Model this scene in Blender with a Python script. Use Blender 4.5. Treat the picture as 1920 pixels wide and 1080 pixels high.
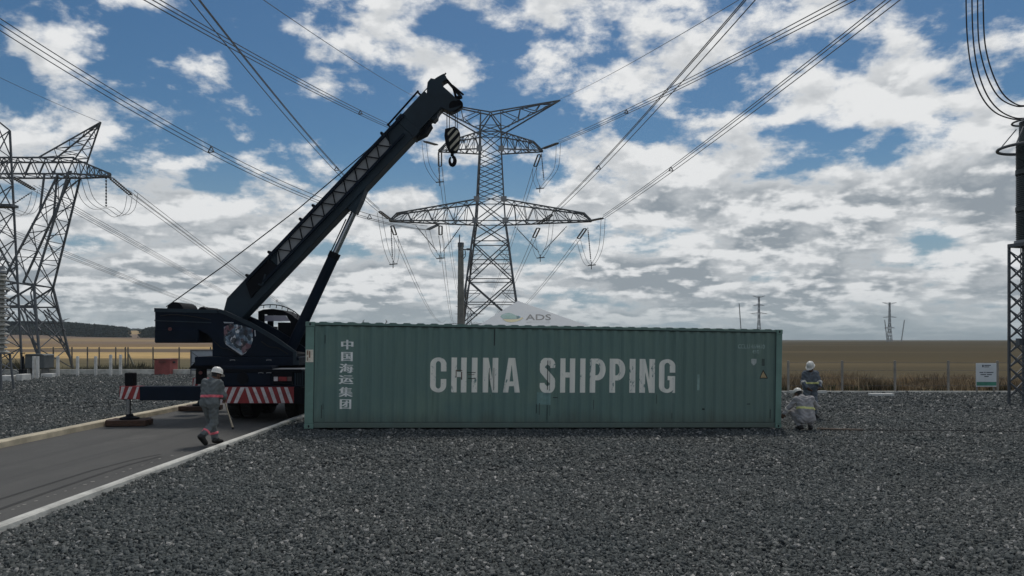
import bpy, bmesh, math, random
import numpy as np
from mathutils import Vector, Matrix

for o in list(bpy.data.objects):
    bpy.data.objects.remove(o, do_unlink=True)
SC = bpy.context.scene
COL = SC.collection
random.seed(7)
RNG = np.random.default_rng(11)
R = math.radians

# ------------------------------------------------------------------ camera
CAM_H = 2.25
F_PX = 1387.0                       # focal length in photograph pixels (1920 wide)
cam = bpy.data.cameras.new('camera')
cam_o = bpy.data.objects.new('camera', cam)
COL.objects.link(cam_o)
cam.sensor_width = 36.0
cam.lens = 36.0 * F_PX / 1920.0
cam.shift_y = 97.0 / 1920.0         # level camera, horizon below the middle
cam.clip_start = 0.1
cam.clip_end = 20000
cam_o.location = (0, 0, CAM_H)
cam_o.rotation_euler = (R(90), 0, 0)
SC.camera = cam_o

def X(px, Y): return (px - 960.0) / F_PX * Y
def Z(py, Y): return CAM_H + (637.0 - py) / F_PX * Y
def at(px, py, Y): return Vector((X(px, Y), Y, Z(py, Y)))

# ------------------------------------------------------------------ sky and sun
SUN_EL, SUN_AZ = R(58), R(12)       # azimuth measured from +Y towards +X
world = bpy.data.worlds.new('World')
SC.world = world
world.use_nodes = True
wn, wl = world.node_tree.nodes, world.node_tree.links
wn.clear()
def wnode(t, **kw):
    n = wn.new(t)
    for k, v in kw.items(): setattr(n, k, v)
    return n
def wmath(op, a, b=None, clamp=False):
    n = wn.new('ShaderNodeMath'); n.operation = op; n.use_clamp = clamp
    for i, v in enumerate((a, b)):
        if v is None: continue
        if isinstance(v, (int, float)): n.inputs[i].default_value = v
        else: wl.new(v, n.inputs[i])
    return n.outputs[0]
def wrange(v, a, b, c=0.0, d=1.0, smooth=True):
    n = wn.new('ShaderNodeMapRange'); n.interpolation_type = 'SMOOTHSTEP' if smooth else 'LINEAR'
    n.clamp = True
    wl.new(v, n.inputs[0])
    for i, q in enumerate((a, b, c, d)): n.inputs[1 + i].default_value = q
    return n.outputs[0]
def wnoise(vec, scale, detail, rough, dist=0.0, lac=2.0):
    n = wn.new('ShaderNodeTexNoise'); n.noise_dimensions = '3D'
    n.inputs['Scale'].default_value = scale; n.inputs['Detail'].default_value = detail
    n.inputs['Roughness'].default_value = rough; n.inputs['Distortion'].default_value = dist
    n.inputs['Lacunarity'].default_value = lac
    wl.new(vec, n.inputs['Vector'])
    return n.outputs['Fac']
def wvec(op, a, b):
    n = wn.new('ShaderNodeVectorMath'); n.operation = op
    for i, v in enumerate((a, b)):
        if isinstance(v, (tuple, list)): n.inputs[i].default_value = v
        else: wl.new(v, n.inputs[i])
    return n.outputs[0]
def wmix(fac, a, b):
    n = wn.new('ShaderNodeMix'); n.data_type = 'RGBA'; n.clamp_factor = True
    if isinstance(fac, (int, float)): n.inputs['Factor'].default_value = fac
    else: wl.new(fac, n.inputs['Factor'])
    for ident, v in (('A_Color', a), ('B_Color', b)):
        s = [i for i in n.inputs if i.identifier == ident][0]
        if isinstance(v, (tuple, list)): s.default_value = (*v, 1)
        else: wl.new(v, s)
    return [o_ for o_ in n.outputs if o_.identifier == 'Result_Color'][0]

sky = wnode('ShaderNodeTexSky', sky_type='NISHITA', sun_disc=False)
sky.sun_elevation = SUN_EL
sky.sun_rotation = SUN_AZ
sky.air_density = 1.0; sky.dust_density = 0.4; sky.ozone_density = 2.0
tc = wnode('ShaderNodeTexCoord')
gen = wvec('NORMALIZE', tc.outputs['Generated'], (0, 0, 0))
sep = wnode('ShaderNodeSeparateXYZ'); wl.new(gen, sep.inputs[0])
dz = wmath('MAXIMUM', sep.outputs['Z'], 0.0)
den = wmath('ADD', dz, 0.20)
comb = wnode('ShaderNodeCombineXYZ')
wl.new(wmath('DIVIDE', sep.outputs['X'], den), comb.inputs[0])
wl.new(wmath('DIVIDE', sep.outputs['Y'], den), comb.inputs[1])
SKY_SEED = (91.0, 37.0, 62.0)
p = wvec('ADD', comb.outputs[0], SKY_SEED)
# puffs: direction-space noise, billowing upwards
cd = wnode('ShaderNodeCombineXYZ')
wl.new(sep.outputs['X'], cd.inputs[0]); wl.new(sep.outputs['Y'], cd.inputs[1])
wl.new(wmath('MULTIPLY', sep.outputs['Z'], 1.7), cd.inputs[2])
q = wvec('ADD', cd.outputs[0], (SKY_SEED[1], SKY_SEED[2], SKY_SEED[0]))
def density(off_p, off_q, det):
    pp = wvec('ADD', p, off_p); qq = wvec('ADD', q, off_q)
    a = wnoise(pp, 2.25, det, 0.57, 0.12)
    b = wnoise(qq, 9.0, det, 0.60, 0.10)
    return wmath('ADD', wmath('MULTIPLY', a, 0.50), wmath('MULTIPLY', b, 0.50))
drift_n = wnoise(p, 0.75, 2.0, 0.5)
d0 = wmath('ADD', density((0, 0, 0), (0, 0, 0), 10.0), wmath('MULTIPLY', wmath('SUBTRACT', drift_n, 0.5), 0.30))
d1 = wmath('ADD', density((0.006, 0.085, 0.0), (0.0, 0.0, 0.022), 4.5), wmath('MULTIPLY', wmath('SUBTRACT', drift_n, 0.5), 0.30))
# more cover low down, where the layers overlap one another
cover = wrange(dz, 0.02, 0.30, 0.138, 0.026)
dens = wmath('ADD', d0, cover)
mask = wrange(dens, 0.508, 0.592)
lit = wrange(wmath('SUBTRACT', d0, d1), -0.038, 0.050, 0.0, 1.0)
thick = wrange(dens, 0.54, 0.72)
CLOUD_W, CLOUD_G = (9.2, 9.3, 9.35), (3.0, 3.45, 3.95)
shade = wmath('MULTIPLY', wmath('SUBTRACT', 1.0, lit), wmath('ADD', wmath('MULTIPLY', thick, 0.72), wrange(dz, 0.05, 0.28, 0.50, 0.22)), True)
ccol = wmix(shade, wmix(wrange(dz, 0.04, 0.34, 1.0, 0.0), CLOUD_W, (8.9, 9.05, 9.15)), wmix(wrange(dz, 0.04, 0.30, 1.0, 0.0), CLOUD_G, (3.3, 3.75, 4.15)))
hsv = wnode('ShaderNodeHueSaturation'); hsv.inputs['Saturation'].default_value = 1.22
hsv.inputs['Value'].default_value = 0.60
wl.new(sky.outputs[0], hsv.inputs['Color'])
tint = wnode('ShaderNodeMix', data_type='RGBA', blend_type='MULTIPLY')
tint.inputs['Factor'].default_value = 1.0
wl.new(hsv.outputs[0], [i for i in tint.inputs if i.identifier == 'A_Color'][0])
[i for i in tint.inputs if i.identifier == 'B_Color'][0].default_value = (0.88, 1.04, 1.06, 1)
azure = [o_ for o_ in tint.outputs if o_.identifier == 'Result_Color'][0]
hazy = wmix(wrange(dz, 0.0, 0.26, 0.95, 0.0), azure, (2.9, 4.0, 5.0))
skyc = wmix(mask, hazy, ccol)
# one even veil where the layers run together at the horizon, and the far ground below it
skyc = wmix(wrange(dz, 0.0, 0.07, 0.60, 0.0), skyc, (4.7, 5.45, 5.75))
skyc = wmix(wrange(sep.outputs['Z'], -0.03, 0.0, 0.9, 0.0), skyc, (0.9, 0.85, 0.75))
bg = wnode('ShaderNodeBackground'); bg.inputs['Strength'].default_value = 0.074
wl.new(skyc, bg.inputs['Color'])
wo = wnode('ShaderNodeOutputWorld'); wl.new(bg.outputs[0], wo.inputs['Surface'])

sun = bpy.data.lights.new('sun', 'SUN')
sun.energy = 1.5; sun.angle = R(10); sun.color = (1.0, 0.955, 0.89)
sun_o = bpy.data.objects.new('sun', sun); COL.objects.link(sun_o)
sd = Vector((math.sin(SUN_AZ) * math.cos(SUN_EL), math.cos(SUN_AZ) * math.cos(SUN_EL), math.sin(SUN_EL)))
sun_o.rotation_euler = sd.to_track_quat('Z', 'Y').to_euler()
sun_o.location = (0, 0, 60)

vs = SC.view_settings
vs.view_transform = 'Standard'; vs.look = 'None'; vs.exposure = 0.25; vs.gamma = 1.0
vs.use_curve_mapping = False
SC.cycles.use_denoising = True
SC.cycles.max_bounces = 6
SC.cycles.diffuse_bounces = 3

# ------------------------------------------------------------------ materials
MATS = {}
def mat(name, col, rough=0.7, metal=0.0, var=0.25, scale=3.0, bump=0.0, bscale=30.0, col2=None,
        stretch=None, island=0.0, spec=0.5):
    """principled material: base colour broken up by two noises in world position."""
    if name in MATS: return MATS[name]
    m = bpy.data.materials.new(name); m.use_nodes = True
    nt = m.node_tree; n, l = nt.nodes, nt.links
    b = n['Principled BSDF']
    b.inputs['Metallic'].default_value = metal
    b.inputs['Specular IOR Level'].default_value = spec
    geo = n.new('ShaderNodeNewGeometry')
    vec = geo.outputs['Position']
    if stretch:
        mp = n.new('ShaderNodeMapping'); mp.inputs['Scale'].default_value = stretch
        l.new(vec, mp.inputs['Vector']); vec = mp.outputs[0]
    ns = n.new('ShaderNodeTexNoise'); ns.inputs['Scale'].default_value = scale
    ns.inputs['Detail'].default_value = 8; ns.inputs['Roughness'].default_value = 0.62
    l.new(vec, ns.inputs['Vector'])
    rp = n.new('ShaderNodeValToRGB')
    c2 = col2 or tuple(c * (1 - var) for c in col)
    c1 = col if col2 else tuple(min(1, c * (1 + var)) for c in col)
    rp.color_ramp.elements[0].position = 0.33; rp.color_ramp.elements[0].color = (*c2, 1)
    rp.color_ramp.elements[1].position = 0.67; rp.color_ramp.elements[1].color = (*c1, 1)
    l.new(ns.outputs['Fac'], rp.inputs['Fac'])
    cout = rp.outputs['Color']
    if island:
        hs = n.new('ShaderNodeHueSaturation')
        mr = n.new('ShaderNodeMapRange'); mr.inputs[3].default_value = 1 - island; mr.inputs[4].default_value = 1 + island
        l.new(geo.outputs['Random Per Island'], mr.inputs[0]); l.new(mr.outputs[0], hs.inputs['Value'])
        l.new(cout, hs.inputs['Color']); cout = hs.outputs[0]
    l.new(cout, b.inputs['Base Color'])
    mr = n.new('ShaderNodeMapRange')
    mr.inputs[3].default_value = max(0.05, rough - 0.12); mr.inputs[4].default_value = min(1, rough + 0.12)
    l.new(ns.outputs['Fac'], mr.inputs[0]); l.new(mr.outputs[0], b.inputs['Roughness'])
    if bump:
        nb = n.new('ShaderNodeTexNoise'); nb.inputs['Scale'].default_value = bscale; nb.inputs['Detail'].default_value = 6
        l.new(vec, nb.inputs['Vector'])
        bp = n.new('ShaderNodeBump'); bp.inputs['Strength'].default_value = 1.0; bp.inputs['Distance'].default_value = bump
        l.new(nb.outputs['Fac'], bp.inputs['Height']); l.new(bp.outputs[0], b.inputs['Normal'])
    MATS[name] = m
    return m
def mnodes(name):
    m = bpy.data.materials.new(name); m.use_nodes = True
    MATS[name] = m
    return m, m.node_tree.nodes, m.node_tree.links, m.node_tree.nodes['Principled BSDF']

# ------------------------------------------------------------------ mesh collecting
def tag(o, label=None, cat=None, group=None, kind=None):
    if label: o['label'] = label
    if cat: o['category'] = cat
    if group: o['group'] = group
    if kind: o['kind'] = kind
    return o
def empty(name, loc=(0, 0, 0), label=None, cat=None, group=None, rot=(0, 0, 0)):
    o = bpy.data.objects.new(name, None); COL.objects.link(o)
    o.empty_display_size = 0.2
    o.location = loc; o.rotation_euler = rot
    return tag(o, label, cat, group)
def link_mesh(name, me, material, parent=None):
    o = bpy.data.objects.new(name, me); COL.objects.link(o)
    if material is not None: me.materials.append(material)
    if parent is not None: o.parent = parent
    return o
def woff(o):
    v = Vector((0, 0, 0))
    while o is not None:
        v += Vector(o.location); o = o.parent
    return v
def frame_from(a, b):
    d = (Vector(b) - Vector(a)).normalized()
    up = Vector((0, 0, 1)) if abs(d.z) < 0.95 else Vector((0, 1, 0))
    u = d.cross(up).normalized(); v = u.cross(d).normalized()
    return d, u, v
class MB:
    def __init__(s): s.v = []; s.f = []
    def add(s, vs, fs):
        k = len(s.v); s.v += [tuple(q) for q in vs]; s.f += [tuple(i + k for i in f) for f in fs]; return s
    def box(s, c, d, rot=None):
        c = Vector(c); hx, hy, hz = d[0] / 2, d[1] / 2, d[2] / 2
        vs = [Vector((x, y, z)) for z in (-hz, hz) for y in (-hy, hy) for x in (-hx, hx)]
        if rot is not None: vs = [rot @ q for q in vs]
        return s.add([c + q for q in vs], [(0, 2, 3, 1), (4, 5, 7, 6), (0, 1, 5, 4), (2, 6, 7, 3), (0, 4, 6, 2), (1, 3, 7, 5)])
    def span(s, x0, x1, y0, y1, z0, z1):
        return s.box(((x0 + x1) / 2, (y0 + y1) / 2, (z0 + z1) / 2), (abs(x1 - x0), abs(y1 - y0), abs(z1 - z0)))
    def cbox(s, x0, x1, y0, y1, z0, z1, c=0.02):
        """box with chamfered edges"""
        bm = bmesh.new(); bmesh.ops.create_cube(bm, size=1)
        for q in bm.verts:
            q.co = Vector(((x0 + x1) / 2 + q.co.x * (x1 - x0), (y0 + y1) / 2 + q.co.y * (y1 - y0), (z0 + z1) / 2 + q.co.z * (z1 - z0)))
        bmesh.ops.bevel(bm, geom=bm.edges[:], offset=c, segments=1, affect='EDGES', profile=0.5)
        bm.verts.ensure_lookup_table()
        bm.verts.index_update()
        s.add([q.co[:] for q in bm.verts], [[q.index for q in f.verts] for f in bm.faces]); bm.free(); return s
    def bar(s, a, b, w, h=None):
        h = h or w; a = Vector(a); b = Vector(b)
        d, u, v = frame_from(a, b); u = u * w / 2; v = v * h / 2
        vs = [a - u - v, a + u - v, a + u + v, a - u + v, b - u - v, b + u - v, b + u + v, b - u + v]
        return s.add(vs, [(0, 1, 2, 3), (7, 6, 5, 4), (0, 4, 5, 1), (1, 5, 6, 2), (2, 6, 7, 3), (3, 7, 4, 0)])
    def tube(s, pts, r, n=8, caps=True):
        pts = [Vector(q) for q in pts]; rs = r if isinstance(r, (list, tuple)) else [r] * len(pts)
        rings = []; k0 = len(s.v)
        u = None
        for i, q in enumerate(pts):
            d = (pts[min(i + 1, len(pts) - 1)] - pts[max(i - 1, 0)]).normalized()
            if u is None: _, u, v = frame_from(q, q + d)
            else:
                u = (u - d * u.dot(d)).normalized(); v = u.cross(d).normalized()
            s.v += [tuple(q + (u * math.cos(2 * math.pi * j / n) + v * math.sin(2 * math.pi * j / n)) * rs[i]) for j in range(n)]
        for i in range(len(pts) - 1):
            for j in range(n):
                a = k0 + i * n + j; b = k0 + i * n + (j + 1) % n
                s.f.append((a, b, b + n, a + n))
        if caps:
            s.f.append(tuple(k0 + j for j in range(n))[::-1]); s.f.append(tuple(k0 + (len(pts) - 1) * n + j for j in range(n)))
        return s
    def cyl(s, a, b, r, n=16, r2=None): return s.tube([a, b], [r, r if r2 is None else r2], n)
    def prism(s, poly, y0, y1):
        """poly of (x,z) extruded along Y"""
        n = len(poly); k = len(s.v)
        ar = sum(poly[i][0] * poly[(i + 1) % n][1] - poly[(i + 1) % n][0] * poly[i][1] for i in range(n))
        if ar < 0: poly = poly[::-1]
        if y0 > y1: y0, y1 = y1, y0
        s.v += [(x, y0, z) for x, z in poly] + [(x, y1, z) for x, z in poly]
        s.f.append(tuple(k + i for i in range(n))); s.f.append(tuple(k + n + i for i in range(n))[::-1])
        for i in range(n):
            j = (i + 1) % n; s.f.append((k + j, k + i, k + n + i, k + n + j))
        return s
    def lathe(s, prof, n=24, c=(0, 0, 0), M=None):
        """profile of (r, z) turned about Z, moved by matrix M or to c"""
        k = len(s.v)
        for r, z in prof:
            for j in range(n):
                a = 2 * math.pi * j / n; q = Vector((r * math.cos(a), r * math.sin(a), z))
                q = (M @ q) if M is not None else q + Vector(c)
                s.v.append(tuple(q))
        for i in range(len(prof) - 1):
            for j in range(n):
                a = k + i * n + j; b = k + i * n + (j + 1) % n; s.f.append((a, b, b + n, a + n))
        s.f.append(tuple(k + j for j in range(n))[::-1]); s.f.append(tuple(k + (len(prof) - 1) * n + j for j in range(n)))
        return s
    def build(s, name, material, parent=None, local=False, smooth=False, bevel=0.0):
        off = Vector((0, 0, 0)) if (local or parent is None) else woff(parent)
        me = bpy.data.meshes.new(name)
        me.from_pydata([(a - off.x, b - off.y, c - off.z) for a, b, c in s.v], [], s.f)
        if smooth:
            for q in me.polygons: q.use_smooth = True
            if smooth != 'all': me.set_sharp_from_angle(angle=R(40))
        me.update()
        o = link_mesh(name, me, material, parent)
        if bevel:
            md = o.modifiers.new('bevel', 'BEVEL'); md.width = bevel; md.segments = 2; md.limit_method = 'ANGLE'
        return o
def pxpoly(pts, Y): return [(X(a, Y), Z(b, Y)) for a, b in pts]
def np_mesh(name, V, Fc, material, parent=None, smooth=False):
    me = bpy.data.meshes.new(name)
    V = np.asarray(V, dtype=np.float32); Fc = np.asarray(Fc, dtype=np.int32); k = Fc.shape[1]
    me.vertices.add(len(V)); me.vertices.foreach_set('co', V.ravel())
    me.loops.add(Fc.size); me.loops.foreach_set('vertex_index', Fc.ravel())
    me.polygons.add(len(Fc)); me.polygons.foreach_set('loop_start', np.arange(0, Fc.size, k, dtype=np.int32))
    me.polygons.foreach_set('loop_total', np.full(len(Fc), k, dtype=np.int32))
    if smooth: me.polygons.foreach_set('use_smooth', np.ones(len(Fc), dtype=bool))
    me.update(calc_edges=True); me.validate()
    return link_mesh(name, me, material, parent)
def sstep(a, b, x):
    t = np.clip((np.asarray(x, dtype=float) - a) / (b - a), 0, 1); return t * t * (3 - 2 * t)

# ================================================================== THE SETTING
def gz(x, y):
    """height of the gravel: it falls gently to the right, and lies under the road bed"""
    x = np.asarray(x, dtype=float)
    z = np.clip(0.062 - 0.0143 * (x + 5.0), -0.135, 0.062)
    z = np.where(x < -5.78, -0.06, z)
    return np.where(x < -10.9, 0.0, z)
def yard_edge(x):
    x = np.asarray(x, dtype=float)
    return np.interp(x, [-5, 8], [48.0, 33.2])
def terrain(x, y):
    x = np.asarray(x, dtype=float); y = np.asarray(y, dtype=float)
    z = -0.10 + 4.2 * sstep(330, 700, y) * sstep(-150, -330, x) + 3.2 * sstep(400, 700, y) * sstep(-360, -470, x)
    z = z + 13.0 * sstep(850, 1500, y) * sstep(-330, -520, x)
    z = z + 0.9 * np.sin(x * 0.011 + 1.3) * np.sin(y * 0.009) * sstep(120, 400, y)
    return z

# --- fields out to the horizon
ys = np.concatenate([np.linspace(-60, 60, 25), np.geomspace(66, 9000, 70)])
xs = np.concatenate([-np.geomspace(9000, 40, 44), np.linspace(-36, 36, 13), np.geomspace(40, 9000, 44)])
GX, GY = np.meshgrid(xs, ys)
GZ = terrain(GX, GY)
in_yard = (GY < yard_edge(GX) + 4) & (np.abs(GX) < 62)
GZ = np.where(in_yard, -0.35, GZ)
V = np.stack([GX, GY, GZ], -1).reshape(-1, 3)
nx = len(xs); idx = np.arange(len(V)).reshape(len(ys), nx)
Fq = np.stack([idx[:-1, :-1], idx[:-1, 1:], idx[1:, 1:], idx[1:, :-1]], -1).reshape(-1, 4)
m_field, n, l, b = mnodes('field')
geo = n.new('ShaderNodeNewGeometry'); sp = n.new('ShaderNodeSeparateXYZ'); l.new(geo.outputs['Position'], sp.inputs[0])
def mmath(n, l, op, a, b_=None, clamp=False):
    k = n.new('ShaderNodeMath'); k.operation = op; k.use_clamp = clamp
    for i, v in enumerate((a, b_)):
        if v is None: continue
        if isinstance(v, (int, float)): k.inputs[i].default_value = v
        else: l.new(v, k.inputs[i])
    return k.outputs[0]
def mnoise(n, l, vec, scale, detail=6, rough=0.6, st=None):
    if st:
        mp = n.new('ShaderNodeMapping'); mp.inputs['Scale'].default_value = st; l.new(vec, mp.inputs['Vector']); vec = mp.outputs[0]
    k = n.new('ShaderNodeTexNoise'); k.inputs['Scale'].default_value = scale; k.inputs['Detail'].default_value = detail
    k.inputs['Roughness'].default_value = rough; l.new(vec, k.inputs['Vector']); return k.outputs['Fac']
def mmix(n, l, fac, a, b_, mode='MIX'):
    k = n.new('ShaderNodeMix'); k.data_type = 'RGBA'; k.blend_type = mode; k.clamp_factor = True
    if isinstance(fac, (int, float)): k.inputs['Factor'].default_value = fac
    else: l.new(fac, k.inputs['Factor'])
    for ident, v in (('A_Color', a), ('B_Color', b_)):
        s = [i for i in k.inputs if i.identifier == ident][0]
        if isinstance(v, (tuple, list)): s.default_value = (*v, 1)
        else: l.new(v, s)
    return [o_ for o_ in k.outputs if o_.identifier == 'Result_Color'][0]
def mramp(n, l, fac, stops, interp='LINEAR'):
    k = n.new('ShaderNodeValToRGB'); cr = k.color_ramp; cr.interpolation = interp
    while len(cr.elements) > 1: cr.elements.remove(cr.elements[-1])
    for i, (q, c) in enumerate(stops):
        e = cr.elements[0] if i == 0 else cr.elements.new(q)
        e.position = q; e.color = (*c, 1)
    l.new(fac, k.inputs['Fac']); return k.outputs['Color']
def mrange(n, l, v, a, b_, c=0., d=1.):
    k = n.new('ShaderNodeMapRange'); k.interpolation_type = 'SMOOTHSTEP'; l.new(v, k.inputs[0])
    for i, q in enumerate((a, b_, c, d)): k.inputs[1 + i].default_value = q
    return k.outputs[0]
nz = mnoise(n, l, geo.outputs['Position'], 0.012, 4, 0.6, (0.5, 1.0, 1.0))
# strips of crop: stubble, ploughed ground and ripe grain, its gold brightened with painted-in sunlight, follow one another away from the yard
yy = mmath(n, l, 'MAXIMUM', mmath(n, l, 'ADD', sp.outputs['Y'], mmath(n, l, 'MULTIPLY', sp.outputs['X'], 0.05)), 20.0)
v = mmath(n, l, 'DIVIDE', 3121.0, yy)
v = mmath(n, l, 'DIVIDE', mmath(n, l, 'ADD', v, mmath(n, l, 'MULTIPLY', mmath(n, l, 'SUBTRACT', nz, 0.5), 2.6)), 60.0)
SUNLIT_GOLD, STUB, PLOUGH, PINK = (0.68, 0.47, 0.22), (0.30, 0.205, 0.12), (0.20, 0.155, 0.12), (0.27, 0.195, 0.15)
left_c = mramp(n, l, v, [(0.0, PINK), (0.095, PINK), (0.108, (0.45, 0.32, 0.17)), (0.124, PINK), (0.15, STUB), (0.215, STUB), (0.240, SUNLIT_GOLD), (0.275, SUNLIT_GOLD), (0.295, PLOUGH),
                         (0.375, PLOUGH), (0.40, SUNLIT_GOLD), (0.55, SUNLIT_GOLD), (0.60, (0.20, 0.165, 0.105)), (0.8, (0.15, 0.135, 0.085))])
right_c = mramp(n, l, v, [(0.0, (0.105, 0.090, 0.064)), (0.10, (0.088, 0.075, 0.053)), (0.3, (0.100, 0.084, 0.058)), (0.6, (0.115, 0.094, 0.060)), (0.9, (0.12, 0.10, 0.065))])
far_hill = mrange(n, l, sp.outputs['Z'], 8.5, 11.0)
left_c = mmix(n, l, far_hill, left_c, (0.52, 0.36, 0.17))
side = mrange(n, l, mmath(n, l, 'DIVIDE', sp.outputs['X'], yy), -0.25, 0.10)
fc = mmix(n, l, side, left_c, right_c)
fine = mnoise(n, l, geo.outputs['Position'], 0.35, 8, 0.7, (0.6, 1.4, 1))
fc = mmix(n, l, mrange(n, l, fine, 0.3, 0.75, 0.0, 0.55), fc, (0.10, 0.085, 0.055))
rows_ = mnoise(n, l, geo.outputs['Position'], 0.08, 6, 0.7, (0.12, 1.6, 1))
fc = mmix(n, l, mrange(n, l, rows_, 0.42, 0.62, 0.0, 0.26), fc, (0.085, 0.075, 0.055))
fc = mmix(n, l, mrange(n, l, mnoise(n, l, geo.outputs['Position'], 0.02, 4, 0.6, (0.3, 1.0, 1)), 0.5, 0.66, 0.0, 0.18), fc, (0.33, 0.25, 0.15))
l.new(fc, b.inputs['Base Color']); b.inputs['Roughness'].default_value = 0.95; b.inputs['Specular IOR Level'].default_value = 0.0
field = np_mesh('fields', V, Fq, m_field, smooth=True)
tag(field, 'brown and golden crop fields running out to the horizon behind the yard', kind='structure')

# --- gravel yard sheet (the stones lie on it)
m_gsheet, n, l, b = mnodes('gravel_bed')
geo = n.new('ShaderNodeNewGeometry')
vo = n.new('ShaderNodeTexVoronoi'); vo.inputs['Scale'].default_value = 17.0; l.new(geo.outputs['Position'], vo.inputs['Vector'])
c = mmix(n, l, mnoise(n, l, geo.outputs['Position'], 25, 5, 0.7), (0.036, 0.041, 0.043), (0.105, 0.113, 0.115))
hs = n.new('ShaderNodeHueSaturation'); l.new(c, hs.inputs['Color'])
sx = n.new('ShaderNodeSeparateColor'); l.new(vo.outputs['Color'], sx.inputs[0])
l.new(mrange(n, l, sx.outputs[0], 0, 1, 0.5, 1.5), hs.inputs['Value'])
l.new(hs.outputs[0], b.inputs['Base Color']); b.inputs['Roughness'].default_value = 0.9
bp = n.new('ShaderNodeBump'); bp.inputs['Distance'].default_value = 0.03; bp.inputs['Strength'].default_value = 1.0; bp.invert = True
l.new(vo.outputs['Distance'], bp.inputs['Height']); l.new(bp.outputs[0], b.inputs['Normal'])
gxs = np.array(sorted(list(np.linspace(-62, -11.2, 30)) + [-10.96, -10.9, -5.86, -5.80, -5.77] + list(np.linspace(-5.5, 14, 40)) + list(np.linspace(15, 62, 26))))
ts = np.linspace(0, 1, 50)
GX, TT = np.meshgrid(gxs, ts)
GY = -25 + TT * (yard_edge(GX) + 25)
GZ = gz(GX, GY) - 0.012
V = np.stack([GX, GY, GZ], -1).reshape(-1, 3); idx = np.arange(len(V)).reshape(len(ts), len(gxs))
Fq = np.stack([idx[:-1, :-1], idx[:-1, 1:], idx[1:, 1:], idx[1:, :-1]], -1).reshape(-1, 4)
yard = np_mesh('gravel_yard', V, Fq, m_gsheet)
tag(yard, 'level yard of dark grey crushed stone around the road and container', kind='structure')

# --- road between its kerbs
RX0, RX1 = -10.60, -5.93
m_asph, n, l, b = mnodes('asphalt')
geo = n.new('ShaderNodeNewGeometry')
big = mnoise(n, l, geo.outputs['Position'], 0.8, 6, 0.65, (1, 0.22, 1))
fine = mnoise(n, l, geo.outputs['Position'], 90, 3, 0.7)
c = mramp(n, l, big, [(0.3, (0.062, 0.060, 0.054)), (0.5, (0.079, 0.076, 0.069)), (0.7, (0.102, 0.098, 0.088))])
c = mmix(n, l, mrange(n, l, fine, 0.35, 0.7, 0.0, 0.35), c, (0.035, 0.035, 0.035))
lane = mnoise(n, l, geo.outputs['Position'], 1.6, 5, 0.6, (1.0, 0.035, 1))
c = mmix(n, l, mrange(n, l, lane, 0.50, 0.66, 0.0, 0.40), c, (0.038, 0.037, 0.035))
c = mmix(n, l, mrange(n, l, mnoise(n, l, geo.outputs['Position'], 0.5, 7, 0.7), 0.56, 0.72, 0.0, 0.35), c, (0.15, 0.145, 0.13))
l.new(c, b.inputs['Base Color']); b.inputs['Roughness'].default_value = 0.85
bp = n.new('ShaderNodeBump'); bp.inputs['Distance'].default_value = 0.004; l.new(fine, bp.inputs['Height']); l.new(bp.outputs[0], b.inputs['Normal'])
mb = MB()
ry = [-25 + 3 * i for i in range(25)]
for i in range(len(ry) - 1):
    mb.add([(RX0 - 0.06, ry[i], 0), (RX1 + 0.06, ry[i], 0), (RX1 + 0.06, ry[i + 1], 0), (RX0 - 0.06, ry[i + 1], 0)], [(0, 1, 2, 3)])
road = tag(mb.build('road', m_asph), 'narrow grey asphalt service road leading away under the crane', kind='structure')
# tyre marks and spilt dots of paint lie on the road
m_mark = mat('tyre_rubber_mark', (0.034, 0.033, 0.031), 0.9, var=0.35, scale=4)
def strip(pts, w, z):
    k = MB()
    for (x0, y0), (x1, y1) in zip(pts[:-1], pts[1:]):
        k.add([(x0 - w / 2, y0, z), (x0 + w / 2, y0, z), (x1 + w / 2, y1, z), (x1 - w / 2, y1, z)], [(0, 1, 2, 3)])
    return k
def gp(px, py):
    Y = CAM_H * F_PX / (py - 637.0); return X(px, Y), Y
strip([gp(-80, 962), gp(0, 936), gp(80, 911), gp(170, 883), gp(250, 862), gp(300, 852)], 0.055, 0.004).build('tyre_mark', m_mark, road)
strip([gp(-80, 984), gp(0, 955), gp(80, 926), gp(170, 895), gp(240, 872), gp(300, 856)], 0.075, 0.004).build('tyre_mark', m_mark, road)
m_paint = mat('white_paint_dot', (0.24, 0.23, 0.20), 0.8, var=0.2)
for i in range(26):
    py = 1000 - i * 6.1 + random.uniform(-2, 2); Y = CAM_H * F_PX / (py - 637.0)
    x = RX1 - 0.70 + random.uniform(-0.03, 0.03); r = random.uniform(0.012, 0.028)
    k = MB(); k.add([(x + r * math.cos(a) * 1.2, Y + r * math.sin(a) * 1.6, 0.004) for a in [j * math.pi / 3 for j in range(6)]], [tuple(range(6))])
    k.build('paint_dot', m_paint, road)

# --- kerbs
m_kerb = mat('kerb_concrete', (0.53, 0.52, 0.47), 0.85, var=0.30, scale=2.2, bump=0.006, bscale=40)
m_kerby = mat('kerb_concrete_yellowed', (0.50, 0.435, 0.315), 0.85, var=0.30, scale=1.6, bump=0.006, bscale=40)
def kerb(name, x0, x1, y0, y1, h, mt, label):
    k = MB(); N = 60
    prof = [(x0, -0.1), (x0 + 0.015, h - 0.02), (x0 + 0.035, h), (x1 - 0.035, h), (x1 - 0.015, h - 0.02), (x1, -0.1)]
    for i in range(N + 1):
        y = y0 + (y1 - y0) * i / N
        jx = random.uniform(-.006, .006)
        for (x, z) in prof: k.v.append((x + jx + random.uniform(-.004, .004), y, z + random.uniform(-.004, .004)))
    for i in range(N):
        for j in range(5):
            a = i * 6 + j; k.f.append((a, a + 1, a + 7, a + 6))
    return tag(k.build(name, mt), label, kind='structure')
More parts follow.
